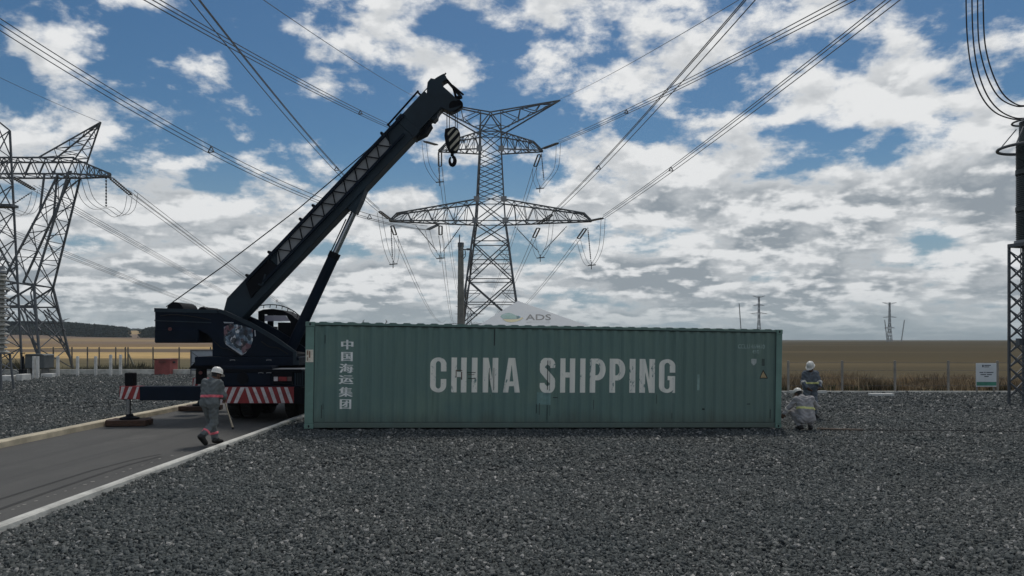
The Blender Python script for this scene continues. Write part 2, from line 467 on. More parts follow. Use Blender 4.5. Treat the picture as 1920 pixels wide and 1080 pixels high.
kerb('kerb', RX1, RX1 + 0.17, -20, 46, 0.155, m_kerb, 'pale concrete kerb along the right edge of the road')
kerb('kerb', RX0 - 0.30, RX0, -20, 46, 0.135, m_kerby, 'yellowed wide concrete kerb along the left edge of the road')
# --- low concrete strip that ends the gravel yard
def low_edge(px0, px1, Ya, Yb, h, label):
    k = MB(); a = Vector((X(px0, Ya), Ya, h / 2)); c_ = Vector((X(px1, Yb), Yb, h / 2)); k.bar(a, c_, 0.25, h + 0.35)
    return tag(k.build('yard_kerb', m_kerb), label, kind='structure')
low_edge(-80, 620, 47.8, 47.8, 0.16, 'low pale concrete edge closing the gravel on the left')
k = MB(); k.bar((8.0, 33.3, -0.2), (60, 33.3, -0.2), 0.2, 0.28); tag(k.build('yard_kerb', m_kerb), 'low concrete edge of the gravel below the dry grass', kind='structure')

# --- crushed stone
def stones(name, n, yr, size, dens_pow, seed, label):
    rg = np.random.default_rng(seed)
    P = []
    while sum(len(q) for q in P) < n:
        u = rg.random(n); y = yr[0] + (yr[1] - yr[0]) * u ** dens_pow
        x = (rg.random(n) * 2 - 1) * (0.74 * y + 0.8)
        # keep the count per square metre even across each strip
        keep = rg.random(n) < (0.74 * y + 0.8) / (0.74 * yr[1] + 0.8) if dens_pow == 1 else np.ones(n, bool)
        keep &= ~((x > RX0 - 0.27) & (x < RX1 + 0.13))
        keep &= y < yard_edge(x) - 0.15
        t = (x + 5.02) / 12.08
        keep &= ~((t > 0.005) & (t < 1.0) & (y > 17.87 + 1.55 * t + 0.06) & (y < 17.87 + 1.55 * t + 2.3))
        P.append(np.stack([x[keep], y[keep]], -1))
    P = np.concatenate(P)[:n]
    # irregular flat shards: jittered three-sided slabs, bottoms left open
    N = len(P)
    s = size * np.exp(np.clip(rg.normal(0, 0.40, N), -0.8, 0.62))
    ang = rg.random(N) * 2 * np.pi
    el = rg.uniform(0.40, 0.95, N); fl = rg.uniform(0.22, 0.62, N)
    th = np.array([0, 2 / 3, 4 / 3]) * np.pi
    Vv = np.zeros((N, 6, 3))
    for j in range(3):
        aj = th[j] + rg.normal(0, 0.38, N)
        for lev, zz, sc in ((0, -1, 1.1), (1, 1, 0.86)):
            a = aj + rg.normal(0, 0.12, N); rr = sc * rg.uniform(0.75, 1.25, N)
            Vv[:, lev * 3 + j, 0] = rr * np.cos(a); Vv[:, lev * 3 + j, 1] = rr * np.sin(a) * el
            Vv[:, lev * 3 + j, 2] = zz * fl * rg.uniform(0.5, 1.3, N)
    Vv *= s[:, None, None]
    # tip each shard over a little, then turn it
    tx, ty = rg.normal(0, 0.36, N), rg.normal(0, 0.36, N)
    x, y, z = Vv[..., 0], Vv[..., 1], Vv[..., 2]
    y, z = y * np.cos(tx)[:, None] - z * np.sin(tx)[:, None], y * np.sin(tx)[:, None] + z * np.cos(tx)[:, None]
    x, z = x * np.cos(ty)[:, None] + z * np.sin(ty)[:, None], -x * np.sin(ty)[:, None] + z * np.cos(ty)[:, None]
    x, y = x * np.cos(ang)[:, None] - y * np.sin(ang)[:, None], x * np.sin(ang)[:, None] + y * np.cos(ang)[:, None]
    h0 = gz(P[:, 0], P[:, 1]) + s * fl * rg.uniform(0.0, 1.3, N) + 0.012 * np.sin(P[:, 0] * 2.1 + 1.5 * np.sin(P[:, 1] * 1.3)) * np.sin(P[:, 1] * 1.7)
    Vw = np.stack([x + P[:, :1], y + P[:, 1:], z + h0[:, None]], -1).reshape(-1, 3)
    off = (np.arange(N) * 6)[:, None, None]
    t3 = np.array([(3, 4, 5), (0, 1, 4), (0, 4, 3), (1, 2, 5), (1, 5, 4), (2, 0, 3), (2, 3, 5)])
    Fc = (t3[None] + off).reshape(-1, 3)
    o = np_mesh(name, Vw, Fc, MATS['stone'])
    return tag(o, label, 'gravel', kind='stuff')
m_st, n, l, b = mnodes('stone')
geo = n.new('ShaderNodeNewGeometry')
c = mramp(n, l, geo.outputs['Random Per Island'], [(0, (0.030, 0.035, 0.036)), (0.30, (0.057, 0.065, 0.064)), (0.65, (0.089, 0.099, 0.095)),
          (0.84, (0.138, 0.145, 0.139)), (0.94, (0.21, 0.213, 0.203)), (0.985, (0.33, 0.325, 0.31)), (1.0, (0.46, 0.445, 0.42))])
nzz = mnoise(n, l, geo.outputs['Position'], 30, 5, 0.7)
c = mmix(n, l, mrange(n, l, nzz, 0.40, 0.8, 0.0, 0.45), c, (0.042, 0.048, 0.049))
drift = mnoise(n, l, geo.outputs['Position'], 0.35, 4, 0.55)
c = mmix(n, l, mrange(n, l, drift, 0.42, 0.66, 0.0, 0.40), c, (0.055, 0.070, 0.073))
l.new(c, b.inputs['Base Color']); b.inputs['Roughness'].default_value = 0.82; b.inputs['Specular IOR Level'].default_value = 0.35
stones('crushed_stone', 160000, (6.2, 12.5), 0.0205, 1, 1, 'grey crushed stone shards in the foreground of the yard')
stones('crushed_stone', 130000, (12.5, 24.0), 0.026, 1, 2, 'grey crushed stone shards around the container and men')
stones('crushed_stone', 75000, (24.0, 48.0), 0.038, 1, 3, 'grey crushed stone shards at the back of the yard')

# --- dry grass along the right fence, weeds along the left one
def grass(name, n, xr, yf, hr, colour, seed, label, tuft=0.5):
    rg = np.random.default_rng(seed)
    m = mat(name + '_blade', colour, 0.9, var=0.45, scale=0.5, island=0.45)
    T = max(1, n // 14)
    cx = rg.uniform(xr[0], xr[1], T); cy = yf(cx, rg.random(T)); ch = rg.uniform(hr[0], hr[1], T) * (0.75 + 0.5 * np.sin(cx * 0.9) * np.sin(cx * 0.37 + 1) ** 2)
    i = rg.integers(0, T, n)
    x = cx[i] + rg.normal(0, tuft * 0.4, n); y = cy[i] + rg.normal(0, tuft * 0.3, n); h = ch[i] * rg.uniform(0.5, 1.1, n)
    w = rg.uniform(0.010, 0.026, n); a = rg.random(n) * np.pi; lx, ly = rg.normal(0, 0.28, n) * h, rg.normal(0, 0.2, n) * h
    ca, sa = np.cos(a) * w, np.sin(a) * w; z0 = np.full(n, -0.12)
    Vv = np.stack([np.stack([x - ca, y - sa, z0], -1), np.stack([x + ca, y + sa, z0], -1),
                   np.stack([x + lx * .4 + ca, y + ly * .4 + sa, z0 + h * .6], -1), np.stack([x + lx * .4 - ca, y + ly * .4 - sa, z0 + h * .6], -1),
                   np.stack([x + lx, y + ly, z0 + h], -1)], 1).reshape(-1, 3)
    k = np.arange(n)[:, None] * 5
    F3 = np.concatenate([k + np.array([0, 1, 2]), k + np.array([0, 2, 3]), k + np.array([3, 2, 4])])
    return tag(np_mesh(name, Vv, F3, m), label, 'grass', kind='stuff')
grass('dry_grass', 30000, (6.5, 36), lambda x, u: 33.9 + 5.5 * u ** 1.4, (0.45, 0.95), (0.30, 0.225, 0.135), 5, 'tall dry brown grass behind the right hand fence')
grass('green_weeds', 2500, (6.5, 36), lambda x, u: 33.6 + 1.2 * u, (0.25, 0.55), (0.10, 0.10, 0.05), 6, 'low dull green weeds at the foot of the dry grass', 0.35)
grass('dark_weeds', 9000, (-36, -9), lambda x, u: 48.4 + 2.5 * u, (0.5, 1.0), (0.075, 0.07, 0.04), 8, 'low dark weeds behind the left hand yard edge', 0.6)

# ================================================================== WOODS FAR BEHIND
def wood(name, pts, label, seed, per=330, leaf=1.15):
    """pts: (px, Y, height, crown radius) of each tree, standing on the terrain"""
    rg = np.random.default_rng(seed); Vv = []
    for (px, Y, h, r) in pts:
        x0 = X(px, Y); z0 = float(terrain(x0, Y))
        k = per; u = rg.normal(0, 1, (k, 3)); u /= np.linalg.norm(u, axis=1)[:, None]
        rad = rg.random(k) ** 0.35; zf = rg.random(k)
        lob = 1 + 0.22 * np.sin(u[:, 0] * 5 + seed + px) * np.sin(u[:, 2] * 4 + px)
        rim = np.where(zf > 0.75, np.sqrt(np.clip(1 - ((zf - 0.75) / 0.25) ** 2, 0.05, 1)), 1.0)
        c = np.stack([x0 + u[:, 0] * r * rad * lob * rim, Y + u[:, 1] * r * rad * lob * rim, z0 + h * zf * 0.97], -1)
        n1 = rg.normal(0, 1, (k, 3)); n1 /= np.linalg.norm(n1, axis=1)[:, None]
        n2 = np.cross(n1, rg.normal(0, 1, (k, 3))); n2 /= np.linalg.norm(n2, axis=1)[:, None]
        s = leaf * rg.uniform(0.6, 1.3, k)[:, None]
        Vv.append(np.stack([c - n1 * s, c - n2 * s * .6, c + n1 * s, c + n2 * s * .6], 1))
    Vv = np.concatenate(Vv).reshape(-1, 3); Vv[:, 2] = np.maximum(Vv[:, 2], -1)
    Fq = np.arange(len(Vv)).reshape(-1, 4)
    m = mat('far_foliage', (0.024, 0.034, 0.028), 0.9, var=0.3, scale=0.15, island=0.35, spec=0.15)
    return tag(np_mesh(name, Vv, Fq, m), label, 'wood', kind='stuff')
rg = np.random.default_rng(4)
pts = []
for px in np.arange(-60, 237, 2.7):
    Y = 700 + rg.uniform(-14, 14); top = np.interp(px, [-60, 100, 150, 237], [602, 603, 606, 614])
    x0 = X(px, Y); h = (637 - top) / F_PX * Y + CAM_H - float(terrain(x0, Y)) + rg.uniform(-0.5, 0.5)
    pts.append((px, Y, max(5, h), rg.uniform(4.5, 6.5)))
wood('tree_belt', pts, 'long dark belt of trees on the hill behind the left pylon', 4, 300)
pts = []
for px in np.arange(272, 470, 3.0):
    Y = 640 + rg.uniform(-12, 12); top = 614 + rg.uniform(-1.5, 1.5) + (px < 278) * 3
    x0 = X(px, Y); h = (637 - top) / F_PX * Y + CAM_H - float(terrain(x0, Y))
    pts.append((px, Y, max(5, h), rg.uniform(4.0, 5.5)))
wood('tree_belt', pts, 'dark clump of trees showing below the crane counterweight', 9, 280)
pts = [(px, 1450 + rg.uniform(-20, 20), rg.uniform(2.5, 4.5), 6) for px in np.arange(236, 300, 2.5)]
wood('tree_belt', pts, 'thin far line of trees along the golden hilltop', 12, 60)

# ================================================================== LATTICE TOWERS
M_STEEL = mat('galvanised_steel', (0.105, 0.115, 0.125), 0.62, 0.3, var=0.18, scale=0.8)
M_STEEL2 = mat('galvanised_steel_light', (0.25, 0.26, 0.27), 0.6, 0.3, var=0.18, scale=0.8)
M_WIRE = mat('conductor_aluminium', (0.13, 0.135, 0.145), 0.55, 0.5, var=0.12, scale=0.6)
M_INS = mat('insulator_glass', (0.10, 0.105, 0.11), 0.35, 0.0, var=0.2, scale=2)
def lerp(a, b, t): return Vector(a) + (Vector(b) - Vector(a)) * t
def xpanels(root, name, P, Q, n, w, mt, sub=True):
    """P, Q: polylines (two points each) of the two chords of one face; n crossed panels between"""
    for i in range(n):
        k = MB(); t0, t1 = i / n, (i + 1) / n
        a, b_, c, d = lerp(*P, t0), lerp(*P, t1), lerp(*Q, t0), lerp(*Q, t1)
        k.bar(a, d, w); k.bar(c, b_, w)
        if sub: k.bar(b_, d, w * 0.8)
        k.build(name, mt, root)
def zigzag(k, P, Q, n, w, verts=False):
    for i in range(n):
        t0, t1 = i / n, (i + 1) / n
        if i % 2 == 0: k.bar(lerp(*P, t0), lerp(*Q, t1), w)
        else: k.bar(lerp(*Q, t0), lerp(*P, t1), w)
        if verts and i: k.bar(lerp(*P, t0), lerp(*Q, t0), w)
def arm(root, name, Cr, Tp, n, wc, wb, mt):
    """four-chord arm: Cr = root corners [bf, bb, tf, tb], Tp = tip corners in the same order"""
    k = MB()
    for a, b_ in zip(Cr, Tp): k.bar(a, b_, wc)
    k.bar(Tp[0], Tp[1], wc); k.bar(Tp[2], Tp[3], wc); k.bar(Tp[0], Tp[2], wc); k.bar(Tp[1], Tp[3], wc)
    o = k.build(name, mt, root)
    k = MB()
    zigzag(k, (Cr[0], Tp[0]), (Cr[2], Tp[2]), n, wb, True); zigzag(k, (Cr[1], Tp[1]), (Cr[3], Tp[3]), n, wb, True)
    zigzag(k, (Cr[0], Tp[0]), (Cr[1], Tp[1]), n + 2, wb); zigzag(k, (Cr[2], Tp[2]), (Cr[3], Tp[3]), n, wb)
    k.build('arm_bracing', mt, o)
    return o
def istring(root, a, b_, r=0.11, double=0.0, name='insulator_string', n=None):
    """ribbed insulator string; with double > 0 two strings side by side between yoke plates"""
    a, b_ = Vector(a), Vector(b_); L = (b_ - a).length
    n = n or max(6, int(L / 0.28)); k = MB()
    d = (b_ - a).normalized(); side = Vector((1, 0, 0)) if abs(d.x) < 0.8 else Vector((0, 0, 1))
    side = (side - d * side.dot(d)).normalized()
    for s in ((-1, 1) if double else (0,)):
        p0, p1 = a + side * s * double / 2 + d * L * 0.08, b_ + side * s * double / 2 - d * L * 0.08
        pts, rs = [], []
        for i in range(n):
            for t, q in ((0.1, r * 0.45), (0.4, r), (0.6, r), (0.9, r * 0.45)):
                pts.append(lerp(p0, p1, (i + t) / n)); rs.append(q)
        k.tube(pts, rs, 6)
    o = k.build(name, M_INS, root)
    y = MB(); w = max(double, 0.06) + r
    y.bar(a + d * L * 0.05 - side * w / 2, a + d * L * 0.05 + side * w / 2, r * 0.9); y.bar(b_ - d * L * 0.05 - side * w / 2, b_ - d * L * 0.05 + side * w / 2, r * 0.9)
    y.bar(a, a + d * L * 0.05, r * 0.6); y.bar(b_ - d * L * 0.05, b_, r * 0.6)
    y.build('yoke', M_STEEL, o)
    return o
def smooth_pts(pts, n=6):
    pts = [Vector(q) for q in pts]; out = []
    for i in range(len(pts) - 1):
        p0, p1, p2, p3 = pts[max(i - 1, 0)], pts[i], pts[i + 1], pts[min(i + 2, len(pts) - 1)]
        for j in range(n):
            t = j / n
            out.append(0.5 * ((2 * p1) + (p2 - p0) * t + (2 * p0 - 5 * p1 + 4 * p2 - p3) * t * t + (3 * p1 - p0 - 3 * p2 + p3) * t ** 3))
    return out + [pts[-1]]
def jumper(root, pts, r=0.028, gap=0.55, n=2):
    base = smooth_pts(pts)
    for s in range(n):
        off = Vector((gap * (s - (n - 1) / 2), 0.2 * s, 0.12 * s))
        MB().tube([q + off for q in base], r, 5).build('jumper_cable', M_WIRE, root)
def wires(name, A, B, sag, label, group, n=3, gap=0.45, r=0.03, spacers=0, N=40, tight=False):
    """n conductors from A to B (3-D points) hanging with the given sag"""
    A, B = Vector(A), Vector(B)
    root = empty(name, A, label, 'power line', group)
    d = (B - A).normalized(); side = d.cross(Vector((0, 0, 1))).normalized(); up = side.cross(d).normalized()
    offs = {1: [(0, 0)], 2: [(-.5, 0), (.5, 0)], 3: [(-.5, 0), (.5, 0), (0, .85)], 4: [(-.5, 0), (.5, 0), (-.5, 1), (.5, 1)]}[n]
    def P(t): return lerp(A, B, t) - Vector((0, 0, sag * 4 * t * (1 - t)))
    for (u, w) in offs:
        MB().tube([P(i / N) + side * u * gap + up * w * gap for i in range(N + 1)], r, 5).build('wire', M_WIRE, root)
    for i in range(spacers):
        t = (i + 0.6) / (spacers + 0.4); q = P(t); k = MB()
        cs = [q + side * u * gap + up * w * gap for (u, w) in offs]
        for j in range(len(cs)): k.bar(cs[j], cs[(j + 1) % len(cs)], r * 2.2)
        k.build('spacer', M_STEEL, root)
    return root

# ------------------------------------------------------------------ the big pylon behind the container
YC = 100.0; PXC = 920.0
cx = X(PXC, YC)
pyl = empty('lattice_pylon', (cx, YC, 0), 'tall double circuit lattice steel pylon standing behind the middle of the container', 'pylon')
lev = [(0.0, 4.45), (Z(612, YC), 3.95), (Z(526, YC), 3.05), (Z(456, YC), 2.40), (Z(418, YC), 2.0), (Z(378, YC), 1.80), (Z(284, YC), 1.46), (Z(252, YC), 1.42), (Z(240, YC), 1.40)]
def corner(z, sx, sy):
    hw = np.interp(z, [a for a, _ in lev], [h for _, h in lev]); return Vector((cx + sx * hw, YC + sy * hw, z))
for sx in (-1, 1):
    for sy in (-1, 1):
        k = MB()
        for (z0, _), (z1, _) in zip(lev[:-1], lev[1:]): k.bar(corner(z0, sx, sy), corner(z1, sx, sy), 0.24 if z1 < 20 else 0.19)
        k.build('leg', M_STEEL, pyl)
FACES = [((-1, -1), (1, -1)), ((-1, 1), (1, 1)), ((-1, -1), (-1, 1)), ((1, -1), (1, 1))]
for (z0, _), (z1, _), npan, w in zip(lev[:-1], lev[1:], (1, 1, 1, 1, 1, 5, 1, 1), (0.15, 0.15, 0.14, 0.13, 0.12, 0.09, 0.10, 0.10)):
    for fa, fb in FACES:
        xpanels(pyl, 'brace', (corner(z0, *fa), corner(z1, *fa)), (corner(z0, *fb), corner(z1, *fb)), npan, w, M_STEEL, sub=(npan == 1))
# redundant members in the wide lower panels
for (z0, _), (z1, _) in zip(lev[:3], lev[1:4]):
    for fa, fb in FACES:
        k = MB(); zm = (z0 + z1) / 2
        mid = (corner(zm, *fa) + corner(zm, *fb)) / 2
        for f in (fa, fb):
            for t in (0.25, 0.75):
                zz = z0 + (z1 - z0) * t
                tgt = lerp(corner(z0 if t < 0.5 else z1, *f), mid, 0.5)
                k.bar(corner(zz, *f), tgt, 0.07); k.bar(corner(zm, *f), tgt, 0.07)
        k.bar(corner(zm, *fa), corner(zm, *fb), 0.11)
        k.build('secondary_brace', M_STEEL, pyl)
for (z, pad) in ((lev[5][0], 0.34), (lev[6][0], 0.3), (lev[4][0], 0.3)):
    for sx in (-1, 1):
        k = MB(); c_ = corner(z, sx, -1); k.box(c_ + Vector((0, -0.12, 0)), (0.75, 0.06, 0.75)); k.build('gusset_plate', M_STEEL2, pyl)
ARM = 13.6
for s in (-1, 1):
    zb, zt = lev[4][0], lev[5][0]
    Cr = [corner(zb, s, -1), corner(zb, s, 1), corner(zt, s, -1), corner(zt, s, 1)]
    xt = cx + s * ARM
    Tp = [Vector((xt, YC - 0.5, zb + 0.25)), Vector((xt, YC + 0.5, zb + 0.25)), Vector((xt - s * 1.0, YC - 0.5, zb + 1.25)), Vector((xt - s * 1.0, YC + 0.5, zb + 1.25))]
    arm(pyl, 'crossarm', Cr, Tp, 8, 0.17, 0.085, M_STEEL)
    zb, zt = lev[6][0], lev[7][0]
    Cr = [corner(zb, s, -1), corner(zb, s, 1), corner(zt, s, -1), corner(zt, s, 1)]
    xt = cx + s * 7.0
    Tp = [Vector((xt, YC - 0.4, zb + 0.05)), Vector((xt, YC + 0.4, zb + 0.05)), Vector((xt - s * 1.2, YC - 0.4, zb + 1.25)), Vector((xt - s * 1.2, YC + 0.4, zb + 1.25))]
    arm(pyl, 'crossarm', Cr, Tp, 6, 0.15, 0.08, M_STEEL)
    # earth-wire peak: a long horn rising outwards from the head of the tower
    zt = lev[8][0]; tip = Vector((cx + s * 9.4, YC, Z(188, YC))); mid = Vector((cx, YC, Z(213, YC)))
    k = MB()
    for sy in (-1, 1):
        k.bar(corner(zt - 0.6, s, sy), tip, 0.16); k.bar(mid + Vector((0, sy * 0.7, 0)), tip, 0.15); k.bar(corner(zt, s, sy), mid + Vector((0, sy * 0.7, 0)), 0.13)
    o = k.build('earth_wire_peak', M_STEEL, pyl)
    k = MB()
    for sy in (-1, 1):
        zigzag(k, (corner(zt, s, sy), tip), (mid + Vector((0, sy * 0.7, 0)), tip), 7, 0.09)
    zigzag(k, (corner(zt, s, -1), tip), (corner(zt, s, 1), tip), 8, 0.07)
    k.build('peak_bracing', M_STEEL, o)
def at_c(px, py, dy=0.0): return at(px, py, YC + dy)
# strain strings, jumpers and hangers as they hang on each phase
PH = [ # side string towards the camera, ladder string behind, hangers, jumper
    dict(s=((1017, 279), (1047, 268)), lad=((1012, 289), (1003, 313)), hang=[((1015, 287), (1020, 339))], jump=[(1047, 269), (1043, 315), (1023, 344), (1012, 354), (1003, 335), (1003, 315)]),
    dict(s=((820, 272), (795, 265)), lad=((825, 284), (825, 313)), hang=[((823, 286), (824, 338))], jump=[(795, 266), (800, 306), (812, 330), (824, 342), (827, 330), (826, 314)]),
    dict(s=((1106, 414), (1131, 409)), lad=((1098, 428), (1084, 448)), hang=[((1102, 426), (1108, 491))], jump=[(1131, 411), (1126, 467), (1109, 498), (1096, 488), (1085, 451)]),
    dict(s=((731, 411), (711, 396)), lad=((735, 423), (741, 441)), hang=[((733, 424), (736, 487))], jump=[(711, 398), (723, 463), (737, 496), (744, 478), (742, 443)]),
    dict(s=((1008, 421), (1036, 402)), lad=((1010, 427), (1001, 446)), hang=[((965, 424), (1011, 473)), ((1063, 424), (1017, 473))], jump=[(1035, 404), (1029, 456), (1013, 484), (1003, 466), (1001, 448)]),
    dict(s=((822, 421), (801, 431)), lad=((826, 423), (826, 441)), hang=[((779, 422), (820, 472)), ((866, 422), (830, 472))], jump=[(801, 431), (811, 467), (825, 485), (830, 466), (826, 443)]),
]
for ph in PH:
    a, b_ = ph['s']; istring(pyl, at_c(*a, -0.3), at_c(*b_, -3.0), 0.12, 0.34)
    a, b_ = ph['lad']; istring(pyl, at_c(*a, 0.3), at_c(*b_, 3.0), 0.12, 0.42)
    for a, b_ in ph['hang']: istring(pyl, at_c(*a), at_c(*b_), 0.085)
    J = [at_c(q[0], q[1], -3 + 6 * i / (len(ph['jump']) - 1)) for i, q in enumerate(ph['jump'])]
    jumper(pyl, J)
    k = MB(); q = J[len(J) // 2]; k.bar(q + Vector((-0.5, 0, 0)), q + Vector((0.6, 0, 0.1)), 0.12); k.bar(q + Vector((0, 0, -0.5)), q + Vector((0, 0, 0.5)), 0.1)
    k.build('clamp', M_STEEL, pyl)
LG = 'power lines overhead'
def ext(a, e, t): return (a[0] + (e[0] - a[0]) * t, a[1] + (e[1] - a[1]) * t)
def overhead(a, e, Yn, sag, label, n=3, gap=0.45, spacers=1, r=0.03):
    e2 = ext(a, e, 1.12); wires('conductor_bundle' if n > 1 else 'earth_wire', at(a[0], a[1], YC - 3), at(e2[0], e2[1], Yn), sag, label, LG, n, gap, r, spacers)
overhead((1047, 268), (1592, 0), 34, 0.35, 'triple power line from the upper right pylon arm up to the top edge', 3, 0.40, 1)
overhead((1131, 409), (1676, 0), 34, 0.35, 'triple power line from the lower right pylon arm tip up to the right', 3, 0.45, 1)
overhead((1036, 402), (1405, 0), 34, 0.45, 'steep triple power line from the inner lower right pylon arm', 3, 0.45, 1)
overhead((795, 265), (284, 0), 34, 0.55, 'triple power line from the upper left pylon arm passing behind the boom', 3, 0.40, 1)
overhead((711, 396), (368, 0), 34, 0.8, 'steep triple power line from the lower left pylon arm tip', 3, 0.42, 1)
overhead((801, 431), (0, 36), 40, 2.6, 'long sagging power line from the inner left pylon arm to the left edge', 3, 0.6, 2)
overhead((1050, 186), (1382, 0), 34, 0.3, 'single thin earth wire rising right from the pylon peak', 1, 0, 0, 0.02)
overhead((789, 187), (497, 0), 34, 0.3, 'single thin earth wire rising left behind the boom head', 1, 0, 0, 0.02)
# the lines leave on the far side for the next pylon
YF = 400.0
FT = [(1003, 314, 899, 586), (825, 314, 868, 586), (1084, 449, 921, 601), (741, 442, 835, 601), (1001, 447, 905, 601), (826, 442, 852, 601)]
for (a, b_, c_, d), nm in zip(FT, ('upper right', 'upper left', 'lower right tip', 'lower left tip', 'inner lower right', 'inner lower left')):
    wires('conductor_bundle', at(a, b_, YC + 3), at(c_, d, YF), 5.0, 'pair of wires running down from the %s of the big pylon' % nm, 'power lines to the next pylon', 2, 0.5, 0.035, 0)

# ------------------------------------------------------------------ small far pylons
def far_pylon(px, Y, top, label, arms, hwb=2.6, w=0.32, mt=M_STEEL2, group='far pylons on the skyline'):
    """slender double circuit pylon, far away: four legs, a few crossed panels, arms and peaks"""
    x0 = X(px, Y); z0 = float(terrain(x0, Y)); zt = Z(top, Y)
    root = empty('far_lattice_pylon', (x0, Y, z0), label, 'pylon', group)
    def c(z, sx, sy):
        hw = np.interp((z - z0) / (zt - z0), [0, 0.45, 1], [hwb, hwb * 0.4, hwb * 0.25]); return Vector((x0 + sx * hw, Y + sy * hw, z))
    zs = [z0 + (zt - z0) * t for t in (0, 0.2, 0.35, 0.5, 0.62, 0.74, 0.86, 1)]
    for sx in (-1, 1):
        for sy in (-1, 1):
            k = MB()
            for a, b_ in zip(zs[:-1], zs[1:]): k.bar(c(a, sx, sy), c(b_, sx, sy), w)
            k.build('leg', mt, root)
    k = MB()
    for a, b_ in zip(zs[:-1], zs[1:]):
        for fa, fb in FACES: k.bar(c(a, *fa), c(b_, *fb), w * 0.6); k.bar(c(a, *fb), c(b_, *fa), w * 0.6)
    k.build('bracing', mt, root)
    for (t, L, up) in arms:
        z = z0 + (zt - z0) * t
        for s in (-1, 1):
            k = MB(); tip = Vector((x0 + s * L, Y, z + up))
            for sy in (-1, 1): k.bar(c(z, s, sy), tip, w * 0.8); k.bar(c(z + 1.6 * (zt - z0) / 45, s, sy), tip, w * 0.7)
            zigzag(k, (c(z, s, -1), tip), (c(z + 1.6, s, -1), tip), 5, w * 0.45)
            k.build('crossarm', mt, root)
    return root
STD = [(0.62, 9.0, 0.2), (0.80, 6.0, 0.2), (0.97, 6.5, 2.2)]
far_pylon(880, YF, 577, 'next pylon of the line, small behind the concrete pole', [(0.55, 12.5, 0.3), (0.82, 8.0, 0.2), (0.97, 7.5, 1.5)], 2.8, 0.22)
far_pylon(1423, 780, 556, 'far pylon standing just left of the container end', STD, 2.3, 0.40)
far_pylon(1668, 820, 567, 'far pylon on the skyline between two leaning masts', [(0.35, 6.0, 0.2), (0.62, 7.5, 0.2), (0.95, 8.0, 2.0)], 2.2, 0.40)
far_pylon(119, 760, 600, 'tiny far pylon poking up over the tree belt', STD, 1.6, 0.32)
def mast(px_t, py_t, px_b, Y, label, w=1.0):
    x0 = X(px_b, Y); z0 = float(terrain(x0, Y)); tip = at(px_t, py_t, Y)
    root = empty('leaning_mast', (x0, Y, z0), label, 'mast', 'far leaning masts')
    a = [Vector((x0 + w / 2 * math.cos(q), Y + w / 2 * math.sin(q), z0)) for q in (0.5, 2.6, 4.7)]
    b_ = [tip + (q - Vector((x0, Y, z0))) * 0.7 for q in a]
    for p0, p1 in zip(a, b_): MB().bar(p0, p1, 0.30).build('leg', M_STEEL2, root)
    k = MB()
    for i in range(3): zigzag(k, (a[i], b_[i]), (a[(i + 1) % 3], b_[(i + 1) % 3]), 14, 0.2)
    k.build('bracing', M_STEEL2, root)
mast(1386, 569, 1391, 780, 'slender leaning mast left of the far pylon by the container end')
mast(1659, 600, 1664, 820, 'short leaning mast left of the middle skyline pylon')
mast(1696, 600, 1690, 820, 'short leaning mast right of the middle skyline pylon')
# guyed V-tower whose two tips show over the container roof
vx, vy = X(703, 420.0), 420.0
vt = empty('guyed_pylon', (vx, vy, -0.1), 'far V-shaped guyed pylon whose two tips show above the container roof', 'pylon')
for s in (-1, 1):
    t = Vector((vx + s * 6.8, vy, Z(602, vy))); b0 = Vector((vx + s * 0.3, vy, -0.1))
    MB().bar(b0, t, 0.55).build('leg', M_STEEL2, vt)
    MB().bar(t, t + Vector((-s * 0.9, 0, 0.8)), 0.28).build('peak', M_STEEL2, vt)
    MB().tube([t, Vector((vx + s * 14, vy + 6, -0.1))], 0.06, 4).build('guy_wire', M_WIRE, vt)
MB().bar((vx - 6.6, vy, Z(613, vy)), (vx + 6.6, vy, Z(613, vy)), 0.5).build('crossbeam', M_STEEL2, vt)

